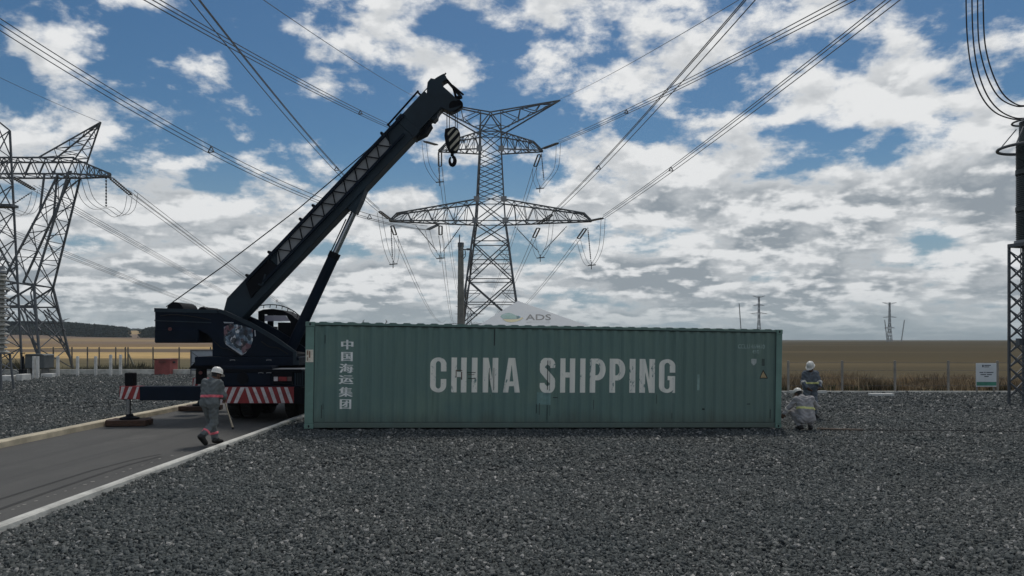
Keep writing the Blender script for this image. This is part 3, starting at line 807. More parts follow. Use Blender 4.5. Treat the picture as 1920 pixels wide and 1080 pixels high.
# ------------------------------------------------------------------ left pylon (window type), cut by the left edge
YL = 59.0
lx = X(20, YL)
lp = empty('lattice_pylon', (lx, YL, 0), 'wide window type lattice pylon at the left edge with a slanting peak', 'pylon')
def LP(px, py, sy, spread=1.0):
    """point of the front (sy -1) or back (sy 1) face of the tower"""
    spread = spread * 0.8
    return at(px, py, YL) + Vector((0, sy * spread, 0))
def both(px): return (px, 40 - px)
for side in (0, 1):
    m_ = (lambda p_: p_) if side == 0 else (lambda p_: 40 - p_)
    for sy in (-1, 1):
        q = lambda a, b_, s_=1.0: LP(m_(a), b_, sy, s_)
        # leg, waist, outer and inner chord of the slanting arm
        k = MB(); k.bar(q(107, 692, 2.6), q(82, 538, 1.5), 0.15); k.build('leg', M_STEEL, lp)
        k = MB(); k.bar(q(82, 538, 1.5), q(139, 331, 1.0), 0.13); k.build('outer_chord', M_STEEL, lp)
        k = MB(); k.bar(q(25, 528, 1.5), q(88, 400, 1.1), 0.13); k.bar(q(88, 400, 1.1), q(120, 331, 1.0), 0.12); k.build('inner_chord', M_STEEL, lp)
        k = MB(); k.bar(q(88, 400, 1.1), q(95, 331, 1.0), 0.12); k.build('knee_brace', M_STEEL, lp)
        k = MB()
        P_, Q_ = (q(82, 538, 1.5), q(139, 331, 1.0)), (q(36, 506, 1.45), q(120, 331, 1.0)); zigzag(k, P_, Q_, 8, 0.06, False)
        zigzag(k, (q(103, 670, 2.5), q(82, 538, 1.5)), (q(62, 590, 1.9), q(82, 538, 1.5)), 4, 0.075)
        k.bar(q(82, 538, 1.5), q(25, 528, 1.5), 0.12); k.bar(q(90, 575, 1.7), q(20, 575, 1.7), 0.12); k.bar(q(97, 605, 1.9), q(28, 605, 1.9), 0.10)
        k.bar(q(82, 538, 1.5), q(20, 575, 1.7), 0.12); k.bar(q(90, 580, 1.75), q(40, 540, 1.5), 0.10)
        k.bar(q(101, 650, 2.3), q(35, 583, 1.7), 0.11); k.bar(q(100, 620, 2.0), q(62, 580, 1.75), 0.09); k.bar(q(104, 675, 2.5), q(60, 583, 1.75), 0.09)
        k.build('bracing', M_STEEL, lp)
    k = MB()
    A_, B_ = LP(m_(107), 692, -1, 2.6), LP(m_(107), 692, 1, 2.6); C_, D_ = LP(m_(82), 538, -1, 1.5), LP(m_(82), 538, 1, 1.5)
    E_, F_ = LP(m_(139), 331, -1), LP(m_(139), 331, 1); G_, H_ = LP(m_(30), 515, -1, 1.5), LP(m_(30), 515, 1, 1.5); I_, J_ = LP(m_(120), 331, -1), LP(m_(120), 331, 1)
    for P_, Q_, n_ in (((A_, C_), (B_, D_), 4), ((C_, E_), (D_, F_), 5), ((G_, I_), (H_, J_), 4)):
        for i in range(n_):
            a, b_, c_, d = lerp(*P_, i / n_), lerp(*P_, (i + 1) / n_), lerp(*Q_, i / n_), lerp(*Q_, (i + 1) / n_)
            k.bar(a, d, 0.055); k.bar(c_, b_, 0.055); k.bar(b_, d, 0.05)
    k.build('side_bracing', M_STEEL, lp)
    # end of the bridge, tapering to the conductor tip
    tip = LP(m_(205), 331, 0)
    Cr = [LP(m_(150), 330, -1), LP(m_(150), 330, 1), LP(m_(145), 300, -1), LP(m_(145), 300, 1)]
    arm(lp, 'bridge_end', Cr, [tip + Vector((0, y_, z_)) for z_ in (0, 0.25) for y_ in (-0.15, 0.15)], 5, 0.12, 0.05, M_STEEL)
    # slanting earth-wire peak
    tip = LP(m_(189), 229, 0); k = MB()
    base = [LP(m_(84), 300, -1), LP(m_(84), 300, 1), LP(m_(152), 302, -1), LP(m_(152), 302, 1)]
    for q_ in base: k.bar(q_, tip, 0.095)
    o = k.build('earth_wire_peak', M_STEEL, lp); k = MB()
    for a, c_ in ((0, 1), (2, 3), (0, 2), (1, 3)): zigzag(k, (base[a], tip), (base[c_], tip), 8, 0.045, False)
    k.build('peak_bracing', M_STEEL, o)
# bridge beam across the window
k = MB(); CH = {}
for py in (300, 330):
    for sy in (-1, 1): CH[(py, sy)] = (LP(-110, py, sy), LP(150, py, sy)); k.bar(*CH[(py, sy)], 0.12)
o = k.build('bridge', M_STEEL, lp); k = MB()
for sy in (-1, 1): zigzag(k, CH[(300, sy)], CH[(330, sy)], 20, 0.06, False)
zigzag(k, CH[(300, -1)], CH[(300, 1)], 16, 0.05); zigzag(k, CH[(330, -1)], CH[(330, 1)], 16, 0.05)
k.build('bridge_bracing', M_STEEL, o)
for (px, py) in ((150, 331), (82, 538), (25, 528), (36, 545), (120, 331)):
    k = MB(); k.box(LP(px, py, -1, 1.55) + Vector((0, -0.1, 0)), (0.3, 0.04, 0.3)); k.build('gusset_plate', M_STEEL, lp)
# strings and jumpers
istring(lp, at(206, 332, YL), at(246, 366, YL + 3), 0.09, 0.28)
istring(lp, at(199, 332, YL), at(199, 388, YL), 0.075)
jumper(lp, [at(148, 332, YL - 3), at(160, 372, YL - 2), at(180, 391, YL - 1), at(199, 393, YL), at(222, 407, YL + 1), at(240, 395, YL + 2), at(246, 366, YL + 3)], 0.02, 0.35, 3)
istring(lp, at(22, 331, YL), at(65, 356, YL + 3), 0.09, 0.28)
istring(lp, at(20, 386, YL), at(58, 361, YL + 2), 0.06)
jumper(lp, [at(-8, 388, YL - 1), at(20, 398, YL), at(45, 405, YL + 1), at(60, 390, YL + 2), at(68, 358, YL + 3)], 0.02, 0.35, 3)
wires('conductor_bundle', at(246, 366, YL + 3), at(640, 640, 420), 1.5, 'power line falling right from the left pylon arm behind the crane', LG, 4, 0.42, 0.024, 2)
wires('conductor_bundle', at(68, 357, YL + 3), at(600, 634, 420), 1.5, 'power line falling right from the middle of the left pylon', LG, 4, 0.42, 0.024, 2)
wires('conductor_bundle', at(-20, 425, YL + 3), at(560, 634, 420), 1.2, 'lowest power line falling right behind the left pylon', LG, 4, 0.42, 0.024, 2)
wires('earth_wire', at(189, 229, YL), at(-400, -60, 30), 0.3, 'thin earth wire leaving the left pylon peak', LG, 1, 0, 0.015, 0)

# ------------------------------------------------------------------ lattice gantry column at the very left edge
YG = 46.0
gc = empty('gantry_column', (X(-22, YG), YG, 0), 'tapered lattice gantry column standing at the left picture edge', 'gantry')
def GP(px, py, sy): return at(px, py, YG) + Vector((0, sy * np.interp(py, [236, 700], [0.55, 1.1]), 0))
GL = {}
for (t, b_) in (((7, 240), (20, 704)), ((-66, 240), (-80, 704))):
    for sy in (-1, 1):
        GL[(t[0], sy)] = (GP(*t, sy), GP(*b_, sy)); k = MB(); k.bar(*GL[(t[0], sy)], 0.10); k.build('leg', M_STEEL, gc)
for a, b_ in (((7, -1), (7, 1)), ((7, -1), (-66, -1)), ((7, 1), (-66, 1)), ((-66, -1), (-66, 1))):
    for i in range(9):
        k = MB(); P_, Q_ = GL[a], GL[b_]
        k.bar(lerp(*P_, i / 9), lerp(*Q_, (i + 1) / 9), 0.05); k.bar(lerp(*Q_, i / 9), lerp(*P_, (i + 1) / 9), 0.05); k.build('brace', M_STEEL, gc)
k = MB(); apex = at(-20, 214, YG)
for q_ in GL.values(): k.bar(q_[0], apex, 0.08)
k.build('cap_frame', M_STEEL, gc)
k = MB(); k.span(X(-60, YG), X(28, YG), YG - 0.35, YG + 0.35, Z(389, YG), Z(384, YG)); k.build('service_platform', M_STEEL, gc)

# ================================================================== SHIPPING CONTAINER
CL, CW, CHH = 12.192, 2.438, 2.591
C_A = Vector((-5.02, 17.87, 2.25 - 167.0 / 77.6)); C_B = Vector((7.06, 19.42, 2.25 - 166.0 / 71.4))
c_yaw = math.atan2(C_B.y - C_A.y, C_B.x - C_A.x); c_tilt = math.atan2(C_B.z - C_A.z, (C_B - C_A).xy.length)
cont = empty('shipping_container', C_A, 'long green corrugated shipping container with white CHINA SHIPPING lettering', 'container')
cont.rotation_euler = (0, -c_tilt, c_yaw)
m_cont, n, l, b = mnodes('container_paint')
tco = n.new('ShaderNodeTexCoord'); pos = tco.outputs['Object']
big = mnoise(n, l, pos, 0.55, 5, 0.6)
c = mramp(n, l, big, [(0.32, (0.138, 0.218, 0.188)), (0.50, (0.132, 0.216, 0.194)), (0.68, (0.160, 0.244, 0.202))])
streak = mnoise(n, l, pos, 1.0, 7, 0.7, (6.0, 6.0, 0.28))
c = mmix(n, l, mrange(n, l, streak, 0.53, 0.72, 0.0, 0.48), c, (0.075, 0.135, 0.115))
c = mmix(n, l, mrange(n, l, mnoise(n, l, pos, 2.0, 6, 0.7, (3, 3, 0.5)), 0.57, 0.74, 0.0, 0.42), c, (0.20, 0.275, 0.24))
spots = mnoise(n, l, pos, 5.5, 7, 0.72, (1.2, 1.2, 0.6))
c = mmix(n, l, mrange(n, l, spots, 0.675, 0.725, 0.0, 0.75), c, (0.055, 0.028, 0.018))
fade = n.new('ShaderNodeSeparateXYZ'); l.new(pos, fade.inputs[0])
c = mmix(n, l, mrange(n, l, fade.outputs['X'], 7.0, 12.0, 0.0, 0.45), c, (0.135, 0.185, 0.158))
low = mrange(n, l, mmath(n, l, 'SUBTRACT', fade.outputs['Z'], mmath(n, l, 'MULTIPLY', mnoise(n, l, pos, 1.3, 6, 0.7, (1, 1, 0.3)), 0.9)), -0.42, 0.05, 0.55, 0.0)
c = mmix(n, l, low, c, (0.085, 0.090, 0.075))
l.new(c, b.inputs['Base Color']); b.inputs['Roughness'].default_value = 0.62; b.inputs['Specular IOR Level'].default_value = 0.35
bp = n.new('ShaderNodeBump'); bp.inputs['Distance'].default_value = 0.012; l.new(mnoise(n, l, pos, 2.2, 5, 0.55), bp.inputs['Height']); l.new(bp.outputs[0], b.inputs['Normal'])
m_cont2 = mat('container_post_paint', (0.145, 0.250, 0.212), 0.6, var=0.22, scale=1.3, bump=0.003, bscale=9)
m_rust = mat('rust', (0.085, 0.045, 0.028), 0.9, var=0.4, scale=6)
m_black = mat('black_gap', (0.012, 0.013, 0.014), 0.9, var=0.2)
PITCH = 0.2755; Y_OUT, Y_IN = 0.030, 0.066
FOLD = [(0.0, Y_OUT), (0.072, Y_OUT), (0.140, Y_IN), (0.2085, Y_IN)]
PX0, PX1 = 0.21, CL - 0.17
NP = int((PX1 - PX0) / PITCH)
folds = []
for i in range(NP + 1):
    for dx, y in FOLD:
        xx = PX0 + i * PITCH + dx
        if xx < PX1: folds.append((xx, y))
folds.append((PX1, Y_OUT))
fx = np.array([a for a, _ in folds]); fy = np.array([q for _, q in folds])
def prof(x): return float(np.interp(x, fx, fy))
ZB, ZT = 0.150, CHH - 0.075
def corr(y_map, name, parent):
    k = MB()
    for xx, yy_ in folds: k.v += [(xx, y_map(yy_), ZB), (xx, y_map(yy_), ZT)]
    for i in range(len(folds) - 1): k.f.append((2 * i, 2 * i + 2, 2 * i + 3, 2 * i + 1))
    return k.build(name, m_cont, parent, local=True)
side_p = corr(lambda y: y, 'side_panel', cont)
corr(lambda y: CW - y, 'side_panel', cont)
for x0, x1 in ((0, 0.205), (CL - 0.165, CL)):
    for y0, y1 in ((0, 0.15), (CW - 0.15, CW)):
        k = MB(); k.cbox(x0, x1, y0 + 0.004, y1 - 0.004, 0.118, CHH - 0.118, 0.012); k.build('corner_post', m_cont2, cont, local=True)
        for z0, z1 in ((0, 0.118), (CHH - 0.118, CHH)):
            k = MB(); k.cbox(x0 - (0.006 if x0 == 0 else 0), x1 + (0.006 if x0 > 0 else 0.01), y0 - 0.004, y1, z0, z1, 0.008)
            o = k.build('corner_casting', m_cont2, cont, local=True)
            xc = (x0 + x1) / 2
            if y0 == 0:
                k = MB(); zc = (z0 + z1) / 2
                k.v += [(xc + 0.022 * math.cos(a) * 1.0, y0 - 0.0065, zc + 0.034 * math.sin(a)) for a in [j * math.pi / 6 for j in range(12)]]; k.f.append(tuple(range(12)))
                k.build('casting_hole', m_black, o, local=True)
k = MB(); k.cbox(0.218, CL - 0.178, 0.004, 0.075, 0.02, 0.148, 0.008); k.build('bottom_rail', m_cont, cont, local=True)
k = MB(); k.cbox(0.218, CL - 0.178, CW - 0.075, CW - 0.004, 0.02, 0.148, 0.008); k.build('bottom_rail', m_cont, cont, local=True)
for y0 in (0.010, CW - 0.07):
    k = MB(); k.cbox(0.218, CL - 0.178, y0, y0 + 0.06, CHH - 0.073, CHH - 0.022, 0.006); k.build('top_rail', m_cont, cont, local=True)
# roof sheet: pressed ribs across the roof make the toothed upper edge
k = MB(); rp = 0.335; prof_r = [(0, 0.0), (0.115, 0.0), (0.15, 0.024), (0.29, 0.024), (0.335, 0.0)]
rx = []
x_ = 0.19
while x_ + rp < CL - 0.19:
    rx += [(x_ + a, CHH - 0.018 + z_) for a, z_ in prof_r[:-1]]; x_ += rp
rx.append((x_, CHH - 0.018)); rx.append((CL - 0.185, CHH - 0.018))
for a, z_ in rx: k.v += [(a, 0.012, z_), (a, CW - 0.012, z_), (a, 0.012, CHH - 0.03), (a, CW - 0.012, CHH - 0.03)]
for i in range(len(rx) - 1):
    q_ = 4 * i; k.f += [(q_, q_ + 4, q_ + 5, q_ + 1), (q_ + 2, q_ + 6, q_ + 4, q_), (q_ + 1, q_ + 5, q_ + 7, q_ + 3)]
k.build('roof', m_cont, cont, local=True)
k = MB(); k.span(0.18, CL - 0.18, 0.08, CW - 0.08, 0.10, 0.13); k.build('floor', m_black, cont, local=True)
for i in range(38):
    xx = 0.4 + i * 0.31; k = MB(); k.span(xx, xx + 0.05, 0.08, CW - 0.08, 0.02, 0.098); k.build('cross_member', m_black, cont, local=True)
# black strips: shading under and over the rails put in as colour, seams beside the posts
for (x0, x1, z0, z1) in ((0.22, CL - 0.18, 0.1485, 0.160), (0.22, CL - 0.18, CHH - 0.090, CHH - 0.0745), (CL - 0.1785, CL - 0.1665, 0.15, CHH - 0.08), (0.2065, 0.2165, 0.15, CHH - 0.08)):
    k = MB(); k.span(x0, x1, 0.022, 0.029, z0, z1); k.build('shade_seam', m_black, cont, local=True)
# front end wall (left) corrugated, doors at the right end
k = MB(); yy0 = 0.155; pts_ = []
while yy0 < CW - 0.155: pts_ += [(0.03, yy0), (0.03, yy0 + 0.10), (0.07, yy0 + 0.15), (0.07, yy0 + 0.22)]; yy0 += 0.27
for a, y_ in pts_:
    k.v += [(a, min(y_, CW - 0.15), 0.15), (a, min(y_, CW - 0.15), CHH - 0.08)]
for i in range(len(pts_) - 1): k.f.append((2 * i, 2 * i + 1, 2 * i + 3, 2 * i + 2))
k.build('end_wall', m_cont, cont, local=True)
k = MB(); k.span(0.02, 0.10, 0.155, CW - 0.155, 0.02, 0.148); k.span(0.02, 0.10, 0.155, CW - 0.155, CHH - 0.08, CHH - 0.02); k.build('end_sill', m_cont2, cont, local=True)
for s in (0, 1):
    y0 = 0.155 + s * 1.066; k = MB(); k.cbox(CL - 0.075, CL - 0.03, y0, y0 + 1.06, 0.12, CHH - 0.10, 0.008); dr = k.build('door', m_cont, cont, local=True)
    for f_ in (0.28, 0.78):
        k = MB(); k.cyl((CL - 0.005, y0 + f_, 0.06), (CL - 0.005, y0 + f_, CHH - 0.05), 0.017, 8); k.build('lock_rod', M_STEEL2, dr, local=True)
k = MB(); k.span(CL - 0.10, CL - 0.02, 0.155, CW - 0.155, 0.02, 0.115); k.span(CL - 0.10, CL - 0.02, 0.155, CW - 0.155, CHH - 0.095, CHH - 0.01); k.build('door_frame', m_cont2, cont, local=True)

# --- lettering laid on the corrugation
def cl_x(px):
    q_ = (px - 960) / F_PX; t = (q_ * C_A.y - C_A.x) / ((C_B.x - C_A.x) - q_ * (C_B.y - C_A.y)); return t * CL
def cl_z(px, py):
    t = cl_x(px) / CL; Y = C_A.y + (C_B.y - C_A.y) * t; return Z(py, Y) - (C_A.z + (C_B.z - C_A.z) * t)
m_let, n, l, b = mnodes('faded_white_lettering')
tco = n.new('ShaderNodeTexCoord'); pos = tco.outputs['Object']
w1 = mnoise(n, l, pos, 3.0, 8, 0.72, (2.2, 1, 0.7)); w2 = mnoise(n, l, pos, 14.0, 6, 0.7, (1.6, 1, 0.7))
c = mramp(n, l, mnoise(n, l, pos, 1.2, 5, 0.6), [(0.3, (0.80, 0.79, 0.71)), (0.7, (0.90, 0.88, 0.79))])
wear = mmath(n, l, 'ADD', mmath(n, l, 'MULTIPLY', w1, 0.6), mmath(n, l, 'MULTIPLY', w2, 0.4))
c = mmix(n, l, mrange(n, l, wear, 0.565, 0.60), c, (0.125, 0.222, 0.205))
c = mmix(n, l, mrange(n, l, mnoise(n, l, pos, 2.4, 7, 0.75, (3, 1, 0.5)), 0.66, 0.74, 0, 0.75), c, (0.16, 0.09, 0.06))
l.new(c, b.inputs['Base Color']); b.inputs['Roughness'].default_value = 0.75
def drape(name, polys, mt, parent=side_p, lift=0.0035, folded=True, tris=None):
    bm = bmesh.new()
    for poly in polys:
        bm.faces.new([bm.verts.new((a, 0, z_)) for a, z_ in poly])
    bmesh.ops.remove_doubles(bm, verts=bm.verts[:], dist=1e-5)
    if folded:
        lo = min(q_.co.x for q_ in bm.verts); hi = max(q_.co.x for q_ in bm.verts)
        for xx in fx[(fx > lo) & (fx < hi)]:
            bmesh.ops.bisect_plane(bm, geom=bm.verts[:] + bm.edges[:] + bm.faces[:], plane_co=(float(xx), 0, 0), plane_no=(1, 0, 0), dist=1e-6)
    for q_ in bm.verts: q_.co.y = (prof(q_.co.x) if folded else 0.0) - lift
    bmesh.ops.recalc_face_normals(bm, faces=bm.faces[:])
    me = bpy.data.meshes.new(name); bm.to_mesh(me); bm.free()
    return link_mesh(name, me, mt, parent)
def quadstrip(o, i_):
    return [[o[j], o[j + 1], i_[j + 1], i_[j]] for j in range(len(o) - 1)]
def glyph(ch, w, s, v):
    """polygons of a condensed block letter in a box w x 1; s stem width, v bar height"""
    if ch == 'I': return [[(0, 0), (w, 0), (w, 1), (0, 1)]]
    if ch == 'H':
        m0, m1 = 0.44, 0.44 + v
        return [[(0, 0), (s, 0), (s, 1), (0, 1)], [(w - s, 0), (w, 0), (w, 1), (w - s, 1)], [(s, m0), (w - s, m0), (w - s, m1), (s, m1)]]
    if ch == 'N':
        return [[(0, 0), (s, 0), (s, 1), (0, 1)], [(w - s, 0), (w, 0), (w, 1), (w - s, 1)], [(s, 1), (s, 0.62), (w - s, 0), (w - s, 0.38)]]
    if ch == 'A':
        c_ = w / 2; tp = s * 0.62
        return [[(0, 0), (s * 0.92, 0), (c_, 0.80), (c_, 1), (c_ - tp, 1)], [(w, 0), (w - s * 0.92, 0), (c_, 0.80), (c_, 1), (c_ + tp, 1)],
                [(s * 0.92 + (c_ - s * .92) * .22, 0.18), (w - s * 0.92 - (c_ - s * .92) * .22, 0.18), (w - s * 0.92 - (c_ - s * .92) * .40, 0.32), (s * 0.92 + (c_ - s * .92) * .40, 0.32)]]
    def ring(a0, a1, N=30):
        o, i_ = [], []; ry = w * 0.62 * 0.5 + 0.0
        ryo = 0.20; ryi = ryo - v * 0.72
        for j in range(N + 1):
            a = math.radians(a0 + (a1 - a0) * j / N); ca, sa = math.cos(a), math.sin(a)
            cyc = (1 - ryo) if sa >= 0 else ryo
            o.append((w / 2 + w / 2 * ca, cyc + ryo * sa)); i_.append((w / 2 + (w / 2 - s) * ca, cyc + ryi * sa))
        return o, i_
    if ch in 'CG':
        o, i_ = ring(0, 180, 18); o2, i2 = ring(180.001, 360, 18)
        polys = quadstrip(o, i_) + [[o[-1], i_[-1], i2[0], o2[0]]] + quadstrip(o2, i2)
        polys.append([(w - s, 0.80), (w, 0.80), (w, 0.60), (w - s, 0.60)])
        if ch == 'C': polys.append([(w - s, 0.20), (w, 0.20), (w, 0.385), (w - s, 0.385)])
        else:
            polys.append([(w - s, 0.20), (w, 0.20), (w, 0.50), (w - s, 0.50)])
            polys.append([(w * 0.52, 0.375), (w - s, 0.375), (w - s, 0.50), (w * 0.52, 0.50)])
            polys.append([(w - s * 0.45, 0.0), (w, 0.0), (w, 0.197), (w - s * 0.2, 0.12)])
        return polys
    if ch == 'P':
        polys = [[(0, 0), (s, 0), (s, 1), (0, 1)]]
        o, i_ = [], []; cyc, ryo = 0.68, 0.32
        for j in range(15):
            a = math.radians(90 - 180 * j / 14); o.append((s + (w - s) * (0.25 + 0.75 * math.cos(a)) if abs(math.cos(a)) > 1e-6 else s + (w - s) * .25, cyc + ryo * math.sin(a)))
            i_.append((s + max(0.0, (w - 2 * s)) * (0.25 + 0.75 * max(0, math.cos(a))), cyc + (ryo - v) * math.sin(a)))
        polys += quadstrip(o, i_)
        polys += [[(s, 1), o[0], i_[0], (s, cyc + ryo - v)], [(s, cyc - ryo), o[-1], i_[-1], (s, cyc - ryo + v)]]
        return polys
    if ch == 'S':
        c1, c2 = (w / 2, 0.735), (w / 2, 0.265); rx_, ry_ = w / 2 - s * 0.46, 0.265 - v * 0.52; line = []
        for a in np.linspace(-5, 205, 22): line.append((c1[0] + rx_ * math.cos(R(a)), c1[1] + ry_ * math.sin(R(a))))
        for a in np.linspace(25, -185, 22): line.append((c2[0] + rx_ * math.cos(R(a)), c2[1] + ry_ * math.sin(R(a))))
        o, i_ = [], []
        for j, q_ in enumerate(line):
            p0, p1 = line[max(j - 1, 0)], line[min(j + 1, len(line) - 1)]; dx, dz_ = p1[0] - p0[0], p1[1] - p0[1]
            L_ = math.hypot(dx, dz_) or 1; nx_, nz_ = -dz_ / L_, dx / L_
            hw = s * 0.46 * abs(nx_) + (v * 0.52) * abs(nz_); o.append((q_[0] + nx_ * hw, q_[1] + nz_ * hw)); i_.append((q_[0] - nx_ * hw, q_[1] - nz_ * hw))
        return quadstrip(o, i_)
WORDS = [('C', 805, 835.5), ('H', 844.6, 873.3), ('I', 883, 893.6), ('N', 903.8, 932.4), ('A', 942.3, 973.5), ('S', 1011, 1039.6), ('H', 1049, 1077.2),
         ('I', 1086.5, 1096.4), ('P', 1105, 1134), ('P', 1142.2, 1170.8), ('I', 1179.7, 1190), ('N', 1198.4, 1226.6), ('G', 1234.9, 1264.8)]
for ch, a, q_ in WORDS:
    x0, x1 = cl_x(a), cl_x(q_); z1 = cl_z(a, np.interp(a, [805, 1265], [670, 673.5])); z0 = cl_z(a, np.interp(a, [805, 1265], [735.8, 736.8]))
    H_ = z1 - z0; w = (x1 - x0) / H_
    polys = [[(x0 + u * H_, z0 + t * H_) for u, t in poly] for poly in glyph(ch, w, 0.160, 0.15)]
    o = drape('letter', polys, m_let)
def text_polys(txt, size_z=None):
    cu = bpy.data.curves.new('text', 'FONT'); cu.body = txt; cu.size = 1.0; cu.resolution_u = 3
    return cu
def text_mesh_polys(txt, bold=0.0):
    cu = text_polys(txt); cu.offset = bold
    o = bpy.data.objects.new('text_tmp', cu); COL.objects.link(o)
    dg = bpy.context.evaluated_depsgraph_get(); me = o.evaluated_get(dg).to_mesh()
    vs_ = [v_.co.copy() for v_ in me.vertices]; P_ = [[(vs_[i].x, vs_[i].y) for i in f.vertices] for f in me.polygons]
    o.evaluated_get(dg).to_mesh_clear(); bpy.data.objects.remove(o, do_unlink=True); bpy.data.curves.remove(cu)
    return P_
def fit(P_, x0, x1, z0, z1):
    xs_ = [a for p_ in P_ for a, _ in p_]; zs_ = [q_ for p_ in P_ for _, q_ in p_]
    if not xs_: return []
    ax, bx, az, bz = min(xs_), max(xs_), min(zs_), max(zs_)
    return [[(x0 + (a - ax) / (bx - ax) * (x1 - x0), z0 + (q_ - az) / (bz - az) * (z1 - z0)) for a, q_ in p_] for p_ in P_]
HAN = [('中', 637, 660, 637, 655), ('国', 637.5, 659, 660, 677), ('海', 634, 660.5, 682, 699), ('运', 633.5, 661, 704, 720), ('集', 634, 660, 726, 744), ('团', 636, 657.5, 749, 767)]
m_chr = mat('white_character_paint', (0.88, 0.90, 0.85), 0.75, var=0.15, scale=7)
def bold_drape(name, P_, mt, dx, lift=0.0035):
    """the print widened by two slightly shifted layers, each a hair above the last"""
    parts_ = [drape(name, [[(a + o_ * dx, z_) for a, z_ in p_] for p_ in P_], mt, lift=lift + 0.0006 * i) for i, o_ in enumerate((-1, 1, 0))]
    bm = bmesh.new()
    for o_ in parts_: bm.from_mesh(o_.data)
    bm.to_mesh(parts_[0].data); bm.free()
    for o_ in parts_[1:]: bpy.data.objects.remove(o_, do_unlink=True)
    return parts_[0]
for ch, xa, xb, ya, yb in HAN:
    P_ = fit(text_mesh_polys(ch, 0.0), cl_x(xa) + 0.012, cl_x(xb) - 0.012, cl_z(xa, yb), cl_z(xa, ya))
    if P_: bold_drape('character', P_, m_chr, 0.013)
m_faint = mat('faint_white_print', (0.36, 0.46, 0.42), 0.8, var=0.35, scale=9)
drape('code_print', fit(text_mesh_polys('CCLU 469610', 0.0), cl_x(1382), cl_x(1433), cl_z(1400, 653.5), cl_z(1400, 645.5)), m_faint)
drape('code_print', fit(text_mesh_polys('45G1', 0.0), cl_x(1410), cl_x(1424), cl_z(1415, 663), cl_z(1415, 656)), m_faint)
def rectp(px0, px1, py0, py1): return [[(cl_x(px0), cl_z(px0, py1)), (cl_x(px1), cl_z(px1, py1)), (cl_x(px1), cl_z(px1, py0)), (cl_x(px0), cl_z(px0, py0))]]
m_patch = mat('repair_patch_paint', (0.165, 0.275, 0.255), 0.7, var=0.25, scale=4)
drape('repair_patch', rectp(1006, 1032, 735.5, 759), m_patch, lift=0.0028)
drape('scuff', rectp(1306, 1311, 702, 732), mat('scuffed_paint', (0.24, 0.35, 0.32), 0.7, var=0.3, scale=5))
sh = [(1408, 673), (1417, 673), (1417, 680), (1414, 685), (1412, 685), (1408, 680)]
drape('faded_shield_sticker', [[(cl_x(a), cl_z(a, q_)) for a, q_ in sh]], mat('faded_sticker', (0.46, 0.50, 0.47), 0.7, var=0.2, scale=8))
drape('small_sticker', rectp(1428, 1433, 673, 686), mat('faded_dark_sticker', (0.055, 0.08, 0.07), 0.7, var=0.3, scale=10), lift=0.0025)
tri = lambda k_, c_=(1431, 703): [[(cl_x(c_[0] + dx * k_), cl_z(c_[0], c_[1] + dy * k_)) for dx, dy in ((0, -10), (8, 7), (-8, 7))]]
drape('warning_triangle', tri(1.0), mat('warning_border', (0.035, 0.03, 0.02), 0.7, var=0.2), lift=0.0028)
drape('warning_triangle_face', tri(0.68, (1431, 703.5)), mat('warning_face', (0.45, 0.34, 0.19), 0.7, var=0.25, scale=12), lift=0.0048)
m_scr = mat('dark_scratch', (0.028, 0.035, 0.032), 0.8, var=0.3)
m_scr2 = mat('rust_scratch', (0.11, 0.06, 0.045), 0.9, var=0.4, scale=8)
SCR = [(863, 697, 865, 712, 1), (853, 694, 865, 695.5, 1), (853, 694, 854.5, 708, 1), (874, 698, 890, 699.3, 0), (876, 709, 890, 710.5, 0), (876, 702, 888, 703, 1), (1036, 745, 1045, 746.5, 0),
       (924, 617, 925.5, 648, 0), (606, 628, 607.3, 644, 0), (1005, 758, 1006, 775, 0), (1010, 756, 1011, 778, 0), (1025, 760, 1026, 788, 0), (1030, 760, 1030.7, 780, 0),
       (1112, 750, 1112.8, 768, 0), (1230, 740, 1230.8, 757, 0), (1400, 757, 1407, 758.5, 0), (1444, 768, 1445.5, 785, 0), (1317, 766, 1321, 769, 0), (604, 757, 605, 768, 0), (601, 760, 602, 785, 0),
       (1260, 775, 1260.8, 786, 0), (916, 690, 917, 726, 0), (924, 690, 925, 732, 0), (1025, 676, 1026.3, 731, 0), (1029, 676, 1029.8, 731, 0)]
for a, b0, c_, d_, t in SCR: drape('scratch', rectp(a, c_, b0, d_), m_scr2 if t else m_scr, lift=0.0062)
# placard on the left corner post
m_pl = mat('worn_white_placard', (0.72, 0.66, 0.55), 0.7, var=0.2, scale=9)
k = MB(); x0, x1 = 0.015, 0.19; z0, z1 = cl_z(580, 679), cl_z(580, 655.5)
k.span(x0, x1, -0.004, 0.003, z0, z1); pl = k.build('placard', m_pl, cont, local=True)
m_pr = mat('placard_print', (0.30, 0.20, 0.13), 0.8, var=0.4, scale=20)
k = MB(); k.span(0.04, 0.07, -0.0065, -0.0045, z1 - 0.13, z1 - 0.02); k.span(0.085, 0.12, -0.0065, -0.0045, z1 - 0.2, z1 - 0.03); k.span(0.045, 0.065, -0.0065, -0.0045, z0 + 0.03, z0 + 0.13); k.build('placard_print', m_pr, pl, local=True)

